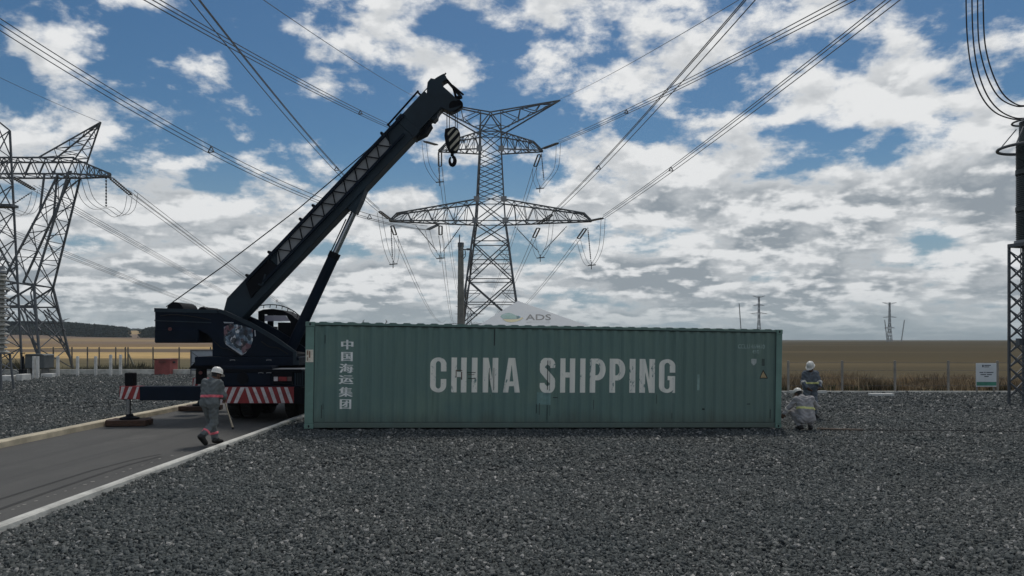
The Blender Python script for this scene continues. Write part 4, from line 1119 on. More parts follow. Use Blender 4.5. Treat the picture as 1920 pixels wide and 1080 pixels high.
# ================================================================== MOBILE CRANE
M_CR = mat('crane_navy_paint', (0.0045, 0.010, 0.021), 0.6, var=0.3, scale=1.5, bump=0.004, bscale=5, spec=0.15)
M_CR2 = mat('crane_black_paint', (0.006, 0.007, 0.010), 0.75, var=0.3, scale=2, spec=0.15)
M_CRG = mat('crane_slate_paint', (0.013, 0.026, 0.038), 0.55, var=0.25, scale=1.5, spec=0.3)
M_RUB = mat('tyre_rubber', (0.013, 0.013, 0.013), 0.85, var=0.3, scale=6, bump=0.004, bscale=50)
M_RED = mat('reflective_red', (0.24, 0.018, 0.020), 0.55, var=0.3, scale=7)
M_WHT = mat('reflective_white', (0.58, 0.53, 0.53), 0.6, var=0.25, scale=9)
M_CHR = mat('chromed_rod', (0.30, 0.31, 0.33), 0.25, 1.0, var=0.15)
M_GREYP = mat('pale_grey_panel', (0.27, 0.28, 0.29), 0.55, var=0.15, scale=2)
M_ROPE = mat('steel_rope', (0.03, 0.03, 0.032), 0.6, 0.4, var=0.2)
M_TIMB = mat('oiled_timber', (0.065, 0.034, 0.022), 0.85, var=0.45, scale=5, stretch=(1.2, 6, 6), bump=0.008, bscale=14)
M_GLASS = mat('tinted_glass', (0.33, 0.32, 0.40), 0.12, 0.0, var=0.1)
crane = empty('mobile_crane', (-6.95, 22.0, 0.0), 'dark navy truck mounted telescopic crane on outriggers with its boom raised', 'crane')
YR, YB = 19.95, 22.0     # rear of the carrier, plane of the boom
# --- carrier frame and deck
k = MB(); k.cbox(-8.05, -5.72, YR, 30.6, 0.62, 1.36, 0.04); chassis = k.build('chassis', M_CR, crane)
k = MB(); k.cbox(-8.12, -5.66, YR - 0.04, 22.4, 1.36, 1.46, 0.02); k.build('deck', M_CR2, crane)
k = MB(); k.cbox(X(405, 20.1), X(513, 20.1), YR - 0.02, YR + 0.6, Z(724, 20.0), Z(686, 20.0), 0.03); k.build('tail_locker', M_CR, crane)
k = MB(); k.cbox(X(515, 20.1), X(554, 20.1), YR - 0.035, YR + 0.5, Z(722, 20.0), Z(694, 20.0), 0.03); tb = k.build('tail_locker', M_CR2, crane)
k = MB(); k.cyl((X(457, 20), YR - 0.06, Z(709, 20)), (X(457, 20), YR - 0.015, Z(709, 20)), 0.155, 20); k.build('round_hatch', M_CR2, crane)
k = MB(); k.cbox(X(555, 20.1), X(574, 20.1), YR - 0.01, YR + 0.55, Z(725, 20), Z(695, 20), 0.02); sl = k.build('side_locker', M_CRG, crane)
for i in range(4):
    k = MB(); xx = X(557 + i * 4.2, 20); k.span(xx, xx + 0.02, YR - 0.03, YR - 0.012, Z(722, 20), Z(697, 20)); k.build('rib', M_CR2, sl)
k = MB(); k.span(X(513, 20), X(572, 20), YR - 0.03, YR + 0.7, Z(693.5, 20), Z(691.5, 20)); k.build('tread_plate', M_STEEL2, crane)
# tail lights
for (a, c_, mt) in ((513.5, 521, M_WHT), (522.5, 538, M_RED), (539, 547, mat('amber_lens', (0.16, 0.09, 0.085), 0.4))):
    k = MB(); k.cbox(X(a, 19.9), X(c_, 19.9), YR - 0.065, YR - 0.037, Z(714.5, 19.9), Z(706.5, 19.9), 0.006); k.build('tail_light', mt, crane)
# rear bumper with red and white chevron board
yb0 = YR - 0.10
k = MB(); k.span(X(404, yb0), X(551, yb0), yb0, yb0 + 0.06, Z(756, yb0), Z(725.5, yb0)); bump_o = k.build('bumper_board', M_RED, crane)
k = MB(); k.span(X(551.3, yb0), X(572, yb0), yb0 - 0.01, yb0 + 0.12, Z(757, yb0), Z(727, yb0)); k.build('bumper_end', M_CR2, crane)
ST = [((150, 190), (72, 110)), ((245, 295), (165, 210)), ((345, 400), (258, 305)), ((402, 437), (462, 515)), ((490, 530), (575, 615)), ((595, 635), (665, 710)), ((695, 740), (765, 810)), ((800, 845), (865, 910)), ((895, 940), (970, 1012)), ((55, 95), (30, 31))]
for (t0, t1), (b0, b1) in ST:
    q_ = [(400 + t0 / 6.75, 726), (400 + t1 / 6.75, 726), (400 + b1 / 6.75, 755.7), (400 + b0 / 6.75, 755.7)]
    MB().prism(pxpoly(q_, yb0), yb0 - 0.006, yb0 - 0.002).build('white_stripe', M_WHT, bump_o)
# wheels: four axles of tyres, twins at the rear
def wheel(cx_, cy_, r=0.52, w=0.34, side=-1):
    o = empty('wheel', (cx_, cy_, r)); o.parent = crane; o.location = Vector((cx_, cy_, r)) - Vector(crane.location)
    M_ = Matrix.Rotation(R(90), 4, 'Y')
    prof_ = [(r * 0.56, -w / 2), (r * 0.80, -w / 2), (r * 0.95, -w * 0.46), (r, -w * 0.34), (r, w * 0.34), (r * 0.95, w * 0.46), (r * 0.80, w / 2), (r * 0.56, w / 2)]
    MB().lathe(prof_, 28, M=M_).build('tyre', M_RUB, o, local=True, smooth=True)
    MB().lathe([(0.05, -w * 0.2), (r * 0.2, -w * 0.25), (r * 0.3, -w * 0.05), (r * 0.55, -w * 0.12), (r * 0.565, w * 0.3), (0.05, w * 0.3)], 20, M=M_).build('rim', M_CRG, o, local=True, smooth=True)
    k_ = MB()
    for i in range(26):
        a = 2 * math.pi * i / 26; rot = Matrix.Rotation(a, 3, 'X')
        k_.box(rot @ Vector((0, 0, r + 0.006)), (w * 0.66, 0.055, 0.03), rot)
    k_.build('tread', M_RUB, o, local=True)
    return o
for yw in (21.35, 22.75):
    for xw in (-7.88, -7.51, -6.26, -5.89): wheel(xw, yw)
for yw in (26.9, 28.3):
    for xw in (-7.85, -5.92): wheel(xw, yw)
for yw in (21.35, 22.75, 26.9, 28.3):
    k = MB(); k.cyl((-7.9, yw, 0.52), (-5.9, yw, 0.52), 0.09, 10); k.lathe([(0.02, -0.22), (0.2, -0.15), (0.24, 0), (0.2, 0.15), (0.02, 0.22)], 14, c=(-6.95, yw, 0.52)); k.build('axle', M_CR2, crane)
for xw in (-7.70, -6.08):
    k = MB(); k.cbox(xw - 0.42, xw + 0.42, 20.62, 23.6, 1.10, 1.16, 0.02); k.cbox(xw - 0.42, xw + 0.42, 20.6, 20.63, 0.55, 1.15, 0.01); k.build('mudguard', M_CR2, crane)
# hooded toolbox and lamp on the left flank, ahead of the near outrigger
MB().prism(pxpoly([(359, 691), (372, 677), (402, 676), (402, 692)], 22.6), 22.4, 23.0).build('toolbox', M_CR2, crane)
k = MB(); k.cyl(at(376, 699, 22.38), at(376, 699, 22.42), 0.055, 12); k.build('marker_lamp', mat('red_lens', (0.22, 0.06, 0.05), 0.35), crane)
k = MB(); k.span(X(369, 22.5), X(383, 22.5), 22.42, 22.7, Z(720, 22.5), Z(692, 22.5)); k.build('lamp_bracket', M_CR2, crane)
# hoses, grab handles and lines of pipework on the near plate
for q_ in ([(402, 640), (415, 652), (430, 655), (452, 667)], [(300, 592), (330, 590), (365, 594), (395, 600)], [(490, 640), (505, 650), (520, 652), (540, 664)]):
    MB().tube(smooth_pts([at(a, c_, 20.72) for a, c_ in q_], 5), 0.014, 6).build('hose', M_RUB, crane)
for (a, c_) in ((485, 700), (500, 700), (432, 676), (500, 676)):
    MB().tube(smooth_pts([at(a, c_, 19.92), at(a, c_ - 1, 19.86), at(a + 8, c_ - 1, 19.86), at(a + 8, c_, 19.92)], 3), 0.010, 6).build('grab_handle', M_STEEL2, crane)
# driver's cab at the far front of the carrier
k = MB(); k.prism([(-8.02, 0.85), (-5.75, 0.85), (-5.75, 2.2), (-6.0, 2.45), (-7.8, 2.45), (-8.02, 2.2)], 28.9, 30.7); dc = k.build('driving_cab', M_CR, crane)
k = MB(); k.span(-7.75, -6.0, 28.88, 28.895, 1.6, 2.25); k.build('rear_window', M_GLASS, dc)

# --- outriggers
def outrigger(yc, xe, side, mt_box, show=True):
    """beam sliding out of the frame, jack housing, rod, float and timber mats"""
    w = 0.15; zc0, zc1 = Z(750, 19.5), Z(723.5, 19.5); inn = -8.05 if side < 0 else -5.72
    k_ = MB(); k_.cbox(min(xe + side * -0.52, inn), max(xe + side * -0.52, inn), yc - w, yc + w, zc0, zc1 - 0.005, 0.015)
    o = k_.build('outrigger_beam', M_CR, crane)
    k_ = MB(); k_.cbox(min(xe, xe - side * 0.53), max(xe, xe - side * 0.53), yc - w - 0.012, yc + w + 0.012, zc0 + 0.03, zc1, 0.012); bx = k_.build('beam_end', mt_box, o)
    x0_ = min(xe, xe - side * 0.53)
    for t0, t1, b0, b1 in ((0.06, 0.15, 0.005, 0.05), (0.26, 0.345, 0.13, 0.205), (0.465, 0.525, 0.355, 0.43)):
        MB().prism([(x0_ + t0, zc1 - 0.014), (x0_ + t1, zc1 - 0.014), (x0_ + b1, zc0 + 0.045), (x0_ + b0, zc0 + 0.045)], yc - w - 0.0175, yc - w - 0.0135).build('white_stripe', M_WHT, bx)
    xj = xe - side * 0.16
    k_ = MB(); k_.cbox(xj - 0.055, xj + 0.17, yc - 0.11, yc + 0.11, zc1 + 0.001, zc1 + 0.35, 0.02); k_.build('jack_housing', M_CR2, o)
    k_ = MB(); k_.cyl((xj, yc, 0.25), (xj, yc, zc0 + 0.05), 0.058, 16); k_.build('jack_rod', M_CHR, o, smooth=True)
    k_ = MB(); k_.lathe([(0.24, 0), (0.24, 0.04), (0.10, 0.075), (0.08, 0.13), (0.02, 0.13)], 20, c=(xj + 0.03, yc, 0.162)); k_.build('float_pad', M_CR2, o, smooth=True)
    return xj
x1 = outrigger(19.5, X(224, 19.35), -1, M_RED)
x2 = outrigger(23.55, X(361, 23.4), -1, M_RED)
outrigger(23.55, -3.3, 1, M_RED)
def mats(xj, yc, label, turn):
    root = empty('timber_mat', (xj, yc, 0), label, 'timber', 'timber mats under the outriggers')
    for i in range(3):
        k_ = MB(); rot = Matrix.Rotation(R(turn + random.uniform(-3, 3)), 3, 'Z'); c_ = Vector((xj, yc, 0.085)) + rot @ Vector((random.uniform(-.05, .05), -0.26 + i * 0.26, 0))
        k_.box(c_, (1.02 + random.uniform(-.1, .1), 0.235, 0.145), rot); k_.build('plank', M_TIMB, root, bevel=0.012)
    return root
mats(x1 + 0.02, 19.5, 'dark brown timber mat under the near left outrigger of the crane', 8)
mats(x2 + 0.02, 23.55, 'dark timber mat under the far left outrigger behind the walking man', -3)
mats(-3.46, 23.55, 'timber mat under the crane outrigger behind the container', 0)

# --- slewing superstructure, turned so that the counterweight points left
YS0, YS1 = 20.75, 23.15
k = MB(); k.lathe([(0.78, 0), (0.80, 0.03), (0.80, 0.16), (0.72, 0.2)], 40, c=(-6.95, 22.0, 1.45)); k.build('slewing_ring', M_CR2, crane, smooth=True)
k = MB(); k.cbox(X(366, YS0), X(561, YS0), YS0 - 0.05, YS1, Z(686, YS0), Z(669, YS0), 0.02); k.build('turntable_deck', M_CR, crane)
body = [(290.5, 578.5), (352, 579), (360, 581.5), (412, 582), (424, 586), (470, 607), (515, 634), (553, 660), (556, 668.5), (398, 668.5), (398, 637), (389, 627), (374, 619.5), (374, 617), (290.5, 617)]
k = MB(); k.prism(pxpoly(body, YS0), YS0, YS0 + 0.16); near = k.build('side_plate', M_CR, crane, bevel=0.01)
k = MB(); k.prism(pxpoly(body, YS0), YS1 - 0.9, YS1 - 0.75); k.build('side_plate', M_CR, crane)
inner = [(294, 582), (408, 586), (408, 664), (402, 664), (402, 634), (392, 622), (376, 614), (294, 614)]
k = MB(); k.prism(pxpoly(inner, YS0), YS0 + 0.16, YS1 - 0.9); k.build('engine_body', M_CR2, crane)
k = MB(); k.prism(pxpoly([(404, 640), (553, 664), (553, 668), (404, 668)], YS0), YS0 + 0.16, YS1 - 0.9); k.build('base_frame', M_CR2, crane)
rail = [(412, 579.5), (424, 583), (472, 604.5), (517, 631), (557, 659.5), (554, 663), (513, 638), (469, 611.5), (422, 590), (410, 586)]
k = MB(); k.prism(pxpoly(rail, YS0), YS0 - 0.045, YS0 - 0.004); k.build('sloping_flange', M_CRG, crane)
k = MB(); k.prism(pxpoly([(290, 577.5), (408, 581), (408, 587), (290, 585)], YS0), YS0 - 0.03, YS0 - 0.004); k.build('upper_flange', M_CRG, crane)
k = MB(); k.prism(pxpoly([(290, 600), (396, 604), (396, 606), (290, 602)], YS0), YS0 - 0.02, YS0 - 0.004); k.build('seam_rib', M_CRG, crane)
k = MB(); k.cbox(X(291, YS0), X(373, YS0), YS0 - 0.06, YS1 - 0.7, Z(643, YS0), Z(616.5, YS0), 0.03); cw = k.build('counterweight', M_CR, crane)
k = MB(); k.cyl((X(321, YS0), YS0 - 0.09, Z(617, YS0)), (X(321, YS0), YS0 - 0.062, Z(617, YS0)), 0.05, 10); k.build('lifting_pin', mat('pin_red', (0.10, 0.03, 0.03), 0.6), cw)
k = MB(); k.cyl((X(319, YS0), YS0 + 0.3, Z(581, YS0)), (X(319, YS0), YS1 - 1.1, Z(581, YS0)), 0.235, 22); k.build('winch_drum', M_CR2, crane, smooth=True)
k = MB(); k.cyl((X(371, YS0), YS0 + 0.3, Z(583, YS0)), (X(371, YS0), YS1 - 1.1, Z(583, YS0)), 0.13, 18); k.build('winch_drum', M_CR2, crane, smooth=True)
k = MB(); k.prism(pxpoly([(551, 658), (557, 660), (557, 676), (562, 676), (562, 684), (551, 684)], YS0), YS0 - 0.08, YS0 - 0.055); k.build('bracket', M_CRG, crane)
# airbrushed picture on the side plate: loose patches of pale blue, grey and rust in a shield
m_mu, n, l, b = mnodes('airbrushed_panel')
geo = n.new('ShaderNodeNewGeometry'); pos = geo.outputs['Position']
a1 = mnoise(n, l, pos, 3.4, 2, 0.5, (1, 0, 0.8)); a2 = mnoise(n, l, pos, 4.6, 2, 0.5, (1.4, 0, 0.6)); a3 = mnoise(n, l, pos, 2.6, 1, 0.5, (1, 0, 1))
c = mramp(n, l, a1, [(0.34, (0.008, 0.012, 0.02)), (0.44, (0.05, 0.08, 0.12)), (0.54, (0.17, 0.25, 0.32)), (0.68, (0.30, 0.38, 0.45))])
c = mmix(n, l, mrange(n, l, a2, 0.53, 0.58), c, (0.60, 0.62, 0.64))
c = mmix(n, l, mrange(n, l, a3, 0.55, 0.62, 0, 0.85), c, (0.13, 0.03, 0.04))
c = mmix(n, l, mrange(n, l, mnoise(n, l, pos, 7, 2, 0.5, (1, 0, 1)), 0.50, 0.57, 0, 0.9), c, (0.006, 0.009, 0.016))
l.new(c, b.inputs['Base Color']); b.inputs['Roughness'].default_value = 0.4
sh = [(420, 613), (433, 607), (446, 609), (460, 612), (474, 617), (474, 638), (470, 651), (462, 660), (455, 665), (440, 656), (425, 647), (420, 640)]
k = MB(); k.prism(pxpoly(sh, YS0), YS0 - 0.008, YS0 - 0.003); k.build('painted_picture', m_mu, near)
m_sil = mat('silver_line', (0.36, 0.38, 0.42), 0.4, 0.3, var=0.3, scale=10)
for q_ in ([(424, 646), (427, 645.5), (455, 663), (453.5, 666.5)], [(453.5, 666.5), (455.5, 664), (463, 658.5), (461, 661.5)], [(419, 603.5), (438, 604.5), (438, 606), (421, 606)], [(477, 619), (479, 619), (480, 630), (478, 631)]):
    k = MB(); k.prism(pxpoly(q_, YS0), YS0 - 0.012, YS0 - 0.009); k.build('silver_trim', m_sil, near)
# operator's cab on the far side of the boom
YK0, YK1 = 22.45, 23.35
cabp = [(484, 668), (484, 584), (494, 580), (512, 579), (530, 582), (548, 591), (562, 604), (572, 620), (578, 640), (580, 668)]
def frame_side(y0, y1):
    k_ = MB()
    # solid round a window: sill, front quarter, roof arch, rear post
    k_.prism(pxpoly([(484, 668), (484, 624.5), (546, 624.5), (547, 668)], YK0), y0, y1)
    k_.prism(pxpoly([(545.5, 668), (545.2, 603), (555.5, 597), (562, 604), (572, 620), (578, 640), (580, 668)], YK0), y0 + 0.002, y1 - 0.002)
    k_.prism(pxpoly([(484, 625.6), (484, 584), (494, 580), (495.5, 590), (495, 625.6)], YK0), y0 + 0.003, y1 - 0.003)
    k_.prism(pxpoly([(494.5, 589.5), (494.5, 580), (512, 579), (530, 582), (548, 591), (557, 600), (546.5, 607), (536, 590.5)], YK0), y0 + 0.001, y1 - 0.001)
    k_.prism(pxpoly([(521, 625), (521, 604.8), (544.6, 604.8), (544.6, 625)], YK0), y0 + 0.004, y1 - 0.004)
    return k_
frame_side(YK0, YK0 + 0.05).build('cab_side', M_CR2, crane)
frame_side(YK1 - 0.05, YK1).build('cab_side', M_CR2, crane)
k = MB(); top = [(484, 584), (494, 580), (512, 579), (530, 582), (548, 591), (562, 604), (572, 620), (578, 640), (580, 668)]
tp = pxpoly(top, YK0)
for i in range(len(tp) - 1):
    (a0, z0), (a1_, z1) = tp[i], tp[i + 1]; k.add([(a0, YK0 + 0.051, z0 - .003), (a1_, YK0 + 0.051, z1 - .003), (a1_, YK1 - 0.051, z1 - .003), (a0, YK1 - 0.051, z0 - .003)], [(0, 1, 2, 3)])
k.build('cab_roof', M_CR2, crane)
k = MB(); k.prism(pxpoly([(496, 602), (496, 591.5), (535, 591.5), (543.5, 602)], YK0), YK0 + 0.018, YK0 + 0.030); k.build('cab_window', M_GLASS, crane)
k = MB(); k.prism(pxpoly([(487, 668), (487, 640), (500, 636), (502, 612), (508, 612), (507, 645), (515, 650), (515, 668)], YK0), YK0 + 0.25, YK0 + 0.65); k.build('operator_seat', M_RUB, crane)
# curved grab rail over the cab roof
for dy in (0.05,):
    arch = [(478, 575), (495, 572), (515, 571.5), (533, 575), (550, 583), (563, 594), (572, 605)]
    A_ = smooth_pts([at(a, q_, YK0 + dy) for a, q_ in arch], 5); k = MB(); k.tube(A_, 0.016, 6)
    A2 = smooth_pts([at(a - 1, q_ + 6, YK0 + dy) for a, q_ in arch], 5)
    for i in range(2, len(A_) - 1, 3): k.bar(A_[i], A2[i], 0.018)
    k.build('roof_rail', M_CR2, crane)
k = MB(); k.tube(smooth_pts([at(584, 618, YK0), at(587, 635, YK0), at(588, 655, YK0), at(586, 668, YK0)], 4), 0.02, 6); k.build('hand_rail', M_STEEL2, crane)

# --- telescopic boom, in its own plane
e0, e1 = at(447, 578, YB), at(815, 190, YB)
bd = (e1 - e0).normalized(); bn = Vector((-bd.z, 0, bd.x)); BL = (e1 - e0).length
def B(s, h, dy=0.0): return e0 + bd * s + bn * h + Vector((0, dy, 0))
def boom_prism(poly, y0, y1):
    k_ = MB(); pp = [(B(s, h).x, B(s, h).z) for s, h in poly]; k_.prism(pp, YB + y0, YB + y1); return k_
HH = 0.362
k = boom_prism([(-0.35, -HH), (-0.35, HH * 0.4), (0.05, HH), (7.45, HH), (7.45, -HH + 0.06), (7.35, -HH)], -0.30, 0.24); bm_o = k.build('boom_base_section', M_CRG, crane, bevel=0.015)
boom_prism([(7.46, -HH + 0.03), (7.46, HH - 0.02), (8.45, HH - 0.02), (8.45, -HH + 0.03)], -0.28, 0.28).build('boom_inner_section', M_CRG, crane)
# reinforcing collar and wear plates
boom_prism([(7.25, -HH - 0.02), (7.25, HH + 0.03), (7.5, HH + 0.03), (7.5, -HH - 0.02)], -0.318, 0.318).build('boom_collar', M_CRG, crane, bevel=0.01)
boom_prism([(7.6, -HH - 0.16), (7.3, -HH - 0.05), (7.35, -HH - 0.04), (7.95, -HH + 0.04), (7.9, -HH - 0.1)], -0.2, 0.2).build('lower_bracket', M_CR2, crane)
# pale stowed lattice jib along the near side of the boom
S0, S1, J0, J1 = 1.75, 6.62, -0.085, 0.235
boom_prism([(S0, J0), (S0 + 0.32, J1), (S1 + 0.05, J1), (S1, J0)], -0.318, -0.304).build('pale_side_panel', M_GREYP, crane)
jib = boom_prism([(S0 - 0.95, J1), (S0 - 0.95, J1 + 0.075), (S1 + 0.9, J1 + 0.075), (S1 + 0.9, J1)], -0.42, -0.36).build('stowed_jib', M_CR, crane)
boom_prism([(S0 - 0.6, J0 - 0.07), (S0 - 0.6, J0), (S1 + 0.5, J0), (S1 + 0.5, J0 - 0.07)], -0.42, -0.36).build('jib_chord', M_CR, jib)
nb = 21
for i in range(nb):
    s_ = S0 + 0.15 + (S1 - S0 - 0.2) * i / (nb - 1); k = MB()
    a_, b_ = (J0, J1) if i % 2 == 0 else (J1, J0)
    k.bar(B(s_, a_, -0.39), B(s_ + (S1 - S0) / nb * 0.95, b_, -0.39), 0.03); k.build('lattice_bar', M_CR2, jib)
boom_prism([(0.55, -0.16), (0.75, 0.235), (1.75, 0.235), (1.75, -0.1)], -0.36, -0.302).build('side_locker', M_CR2, crane)
k = MB(); k.bar(B(1.05, -0.16, -0.37), B(1.35, 0.0, -0.37), 0.05); k.bar(B(1.05, -0.16, -0.37), B(1.0, -0.05, -0.37), 0.05); k.build('jib_hook_bracket', M_CRG, crane)
for s_ in (0.9, 1.85, 3.2, 3.75, 6.7):
    k = MB(); p0 = B(s_, HH); k.bar(p0, B(s_, HH + 0.09), 0.16, 0.10); k.cyl(B(s_, HH + 0.1, -0.12), B(s_, HH + 0.1, 0.12), 0.045, 10); k.build('rope_guide', M_CR2, crane)
k = MB(); k.bar(B(7.0, HH + 0.10, -0.2), B(8.35, HH + 0.14, -0.2), 0.045); k.bar(B(7.0, HH + 0.02, -0.2), B(7.0, HH + 0.13, -0.2), 0.05); k.bar(B(8.3, HH, -0.2), B(8.3, HH + 0.15, -0.2), 0.05); k.build('top_rail', M_CR2, crane)
# boom head with sheaves
head = [(802, 166), (803, 158), (809, 150.5), (816, 152), (820, 149), (827, 145), (833, 142), (837.5, 147), (839, 152), (832, 156), (829, 160), (832, 166), (840, 173), (851, 183), (857, 189), (863, 190), (868.5, 198), (862, 205), (853, 210), (845, 213), (836, 209), (831, 206), (826, 211), (822, 217), (821, 223), (815, 229.5), (808, 227), (800, 215)]
MB().prism(pxpoly(head, YB), YB - 0.19, YB + 0.19).build('boom_head', M_CRG, crane, bevel=0.008)
MB().prism(pxpoly([(837, 147), (841, 152), (867, 182), (857, 187), (854, 182.5), (862, 181.5), (851, 168), (836.5, 151.5)], YB), YB - 0.12, YB + 0.12).build('rooster_strut', M_CR2, crane)
k = MB(); k.bar(at(848, 160, YB - 0.05), at(869, 178, YB - 0.05), 0.05); k.bar(at(850, 165, YB), at(856, 186, YB), 0.07); k.bar(at(833, 141, YB), at(836, 137, YB), 0.04); k.build('strut_rod', M_CR2, crane)
for (a, q_, r_) in ((852, 199, 0.16), (860, 196, 0.13)):
    k = MB(); k.cyl(at(a, q_, YB - 0.2), at(a, q_, YB + 0.2), r_, 18); k.build('sheave', M_CR2, crane, smooth=True)
# hoist rope from the winch along the boom
k = MB(); k.tube([at(312, 575, YB - 0.1), at(420, 498, YB - 0.1), at(560, 391, YB - 0.1), at(690, 281, YB - 0.1), at(722, 250, YB - 0.1), at(737, 234, YB - 0.1), at(806, 160, YB - 0.1), at(835, 146, YB - 0.1)], 0.016, 6); k.build('hoist_rope', M_ROPE, crane)
# lift cylinder
c0, c1 = at(545, 655, YB), at(676, 372, YB); cdv = (c1 - c0).normalized(); CLn = (c1 - c0).length
k = MB(); k.cyl(c0, c0 + cdv * CLn * 0.605, 0.160, 22); k.build('lift_cylinder', M_CR, crane, smooth=True)
k = MB(); k.cyl(c0 + cdv * CLn * 0.603, c0 + cdv * CLn * 0.64, 0.172, 22); k.build('cylinder_gland', M_CR2, crane, smooth=True)
k = MB(); k.cyl(c0 + cdv * CLn * 0.64, c1, 0.088, 18); k.build('cylinder_rod', M_CHR, crane, smooth=True)
k = MB(); k.cyl(c0 + cdv * CLn * 0.60 + Vector((-0.115, -0.1, 0)), c0 + cdv * CLn * 0.86 + Vector((-0.115, -0.1, 0)), 0.018, 6); k.build('hydraulic_pipe', M_ROPE, crane)
br = [(624, 425), (648, 399), (652, 392.5), (668, 402), (679, 379), (687.5, 357), (700, 343), (690, 340)]
MB().prism(pxpoly(br, YB), YB - 0.24, YB + 0.24).build('cylinder_bracket', M_CRG, crane, bevel=0.008)

# --- hook block hanging from the boom head
hb = empty('hook_block', at(848, 262, YB), 'striped black and white crane hook block hanging from the boom head', 'hook block')
outl = [(835, 243), (843, 241), (852, 238.5), (859, 243), (862.5, 250), (863, 262), (861, 273), (858, 283), (853, 287), (846, 286), (841, 284), (836, 272), (833.5, 256)]
k = MB(); k.prism(pxpoly(outl, YB), YB - 0.10, YB + 0.10); blk = k.build('block_plates', M_CR2, hb, bevel=0.012)
m_hs = mat('worn_cream_stripe', (0.40, 0.37, 0.29), 0.6, var=0.2, scale=8)
for q_ in ([(840, 251), (847, 243.5), (853, 241.5), (840.5, 256)], [(842, 263), (856.5, 245.5), (861, 248.5), (843, 267.5)], [(844, 276.5), (862, 256), (862, 263.5), (844.5, 281.5)], [(851, 283), (861.5, 271.5), (858.5, 281), (854, 285)]):
    k = MB(); k.prism(pxpoly(q_, YB), YB - 0.105, YB - 0.101); k.build('pale_stripe', m_hs, blk)
k = MB(); k.cyl(at(848, 284, YB), at(848, 293, YB), 0.05, 12); hk = [at(848 + 5.0 * math.sin(a), 301.5 - 8.0 * math.cos(a), YB) for a in [R(q_) for q_ in range(0, 331, 22)]]
k.tube(hk, [0.05, 0.05, 0.052, 0.055, 0.06, 0.06, 0.06, 0.062, 0.06, 0.055, 0.05, 0.045, 0.04, 0.035, 0.03, 0.02][:len(hk)], 10); k.build('hook', M_CR2, hb, smooth=True)
for a in (838, 842.6, 853.7, 857.4):
    k = MB(); k.tube([at(a, 207, YB), at(a, 246, YB)], 0.012, 6); k.build('rope_fall', M_ROPE, hb)

# ================================================================== PEOPLE
def surface_nets(Fd, org, res):
    nx, ny, nz = Fd.shape; c = [Fd[i:nx - 1 + i, j:ny - 1 + j, k_:nz - 1 + k_] for i in (0, 1) for j in (0, 1) for k_ in (0, 1)]
    neg = sum((q_ < 0).astype(np.int8) for q_ in c); mask = (neg > 0) & (neg < 8)
    idx = np.argwhere(mask); val = np.stack([q_[mask] for q_ in c], -1)
    offs = np.array([(i, j, k_) for i in (0, 1) for j in (0, 1) for k_ in (0, 1)], float)
    S = np.zeros((len(idx), 3)); N = np.zeros(len(idx))
    for a in range(8):
        for b_ in range(a + 1, 8):
            if np.abs(offs[a] - offs[b_]).sum() != 1: continue
            v0, v1 = val[:, a], val[:, b_]; cr = (v0 < 0) != (v1 < 0)
            t = np.where(cr, v0 / np.where(v0 == v1, 1, v0 - v1), 0); S += np.where(cr[:, None], offs[a] + (offs[b_] - offs[a]) * t[:, None], 0); N += cr
    V = org + res * (idx + S / N[:, None]); ids = -np.ones(mask.shape, int); ids[mask] = np.arange(len(idx)); Q = []
    for ax in range(3):
        sl0 = [slice(None)] * 3; sl1 = [slice(None)] * 3; sl0[ax] = slice(0, -1); sl1[ax] = slice(1, None)
        f0, f1 = Fd[tuple(sl0)] < 0, Fd[tuple(sl1)] < 0; E = np.argwhere(f0 != f1); u, w = [q_ for q_ in range(3) if q_ != ax]
        ok = (E[:, u] > 0) & (E[:, w] > 0) & (E[:, u] < Fd.shape[u] - 1) & (E[:, w] < Fd.shape[w] - 1); E = E[ok]
        def cell(du, dw):
            q_ = E.copy(); q_[:, u] -= du; q_[:, w] -= dw; return ids[q_[:, 0], q_[:, 1], q_[:, 2]]
        q4 = np.stack([cell(1, 1), cell(0, 1), cell(0, 0), cell(1, 0)], -1); fl = f0[E[:, 0], E[:, 1], E[:, 2]] ^ (ax == 1); q4[~fl] = q4[~fl][:, ::-1]; Q.append(q4)
    Q = np.concatenate(Q); return V, Q[(Q >= 0).all(1)]
def field_of(caps, res, k=0.03, pad=0.05):
    """smooth union of tapered capsules (a, b, ra, rb)"""
    pts = np.array([q_ for c in caps for q_ in (c[0], c[1])], float); rm = max(max(c[2], c[3]) for c in caps) + pad
    lo, hi = pts.min(0) - rm, pts.max(0) + rm; n_ = np.ceil((hi - lo) / res).astype(int) + 1
    Fd = np.full(n_, 1.0, np.float32); ax = [lo[i] + res * np.arange(n_[i]) for i in range(3)]
    for cc in caps:
        a, b_, ra, rb = np.array(cc[0], float), np.array(cc[1], float), cc[2], cc[3]; kk = cc[4] if len(cc) > 4 else k
        m = max(ra, rb) + kk + 2 * res + 0.015
        s = [slice(max(0, int((min(a[i], b_[i]) - m - lo[i]) / res)), int((max(a[i], b_[i]) + m - lo[i]) / res) + 2) for i in range(3)]
        gx, gy, gz_ = np.meshgrid(ax[0][s[0]], ax[1][s[1]], ax[2][s[2]], indexing='ij')
        d = b_ - a; L2 = (d ** 2).sum() + 1e-9; t = np.clip(((gx - a[0]) * d[0] + (gy - a[1]) * d[1] + (gz_ - a[2]) * d[2]) / L2, 0, 1)
        D = np.sqrt((gx - a[0] - t * d[0]) ** 2 + (gy - a[1] - t * d[1]) ** 2 + (gz_ - a[2] - t * d[2]) ** 2) - (ra + (rb - ra) * t)
        old = Fd[s[0], s[1], s[2]]; h = np.clip(kk - np.abs(old - D), 0, None) / kk
        Fd[s[0], s[1], s[2]] = np.minimum(old, D) - h * h * kk * 0.25
    return Fd, lo, ax
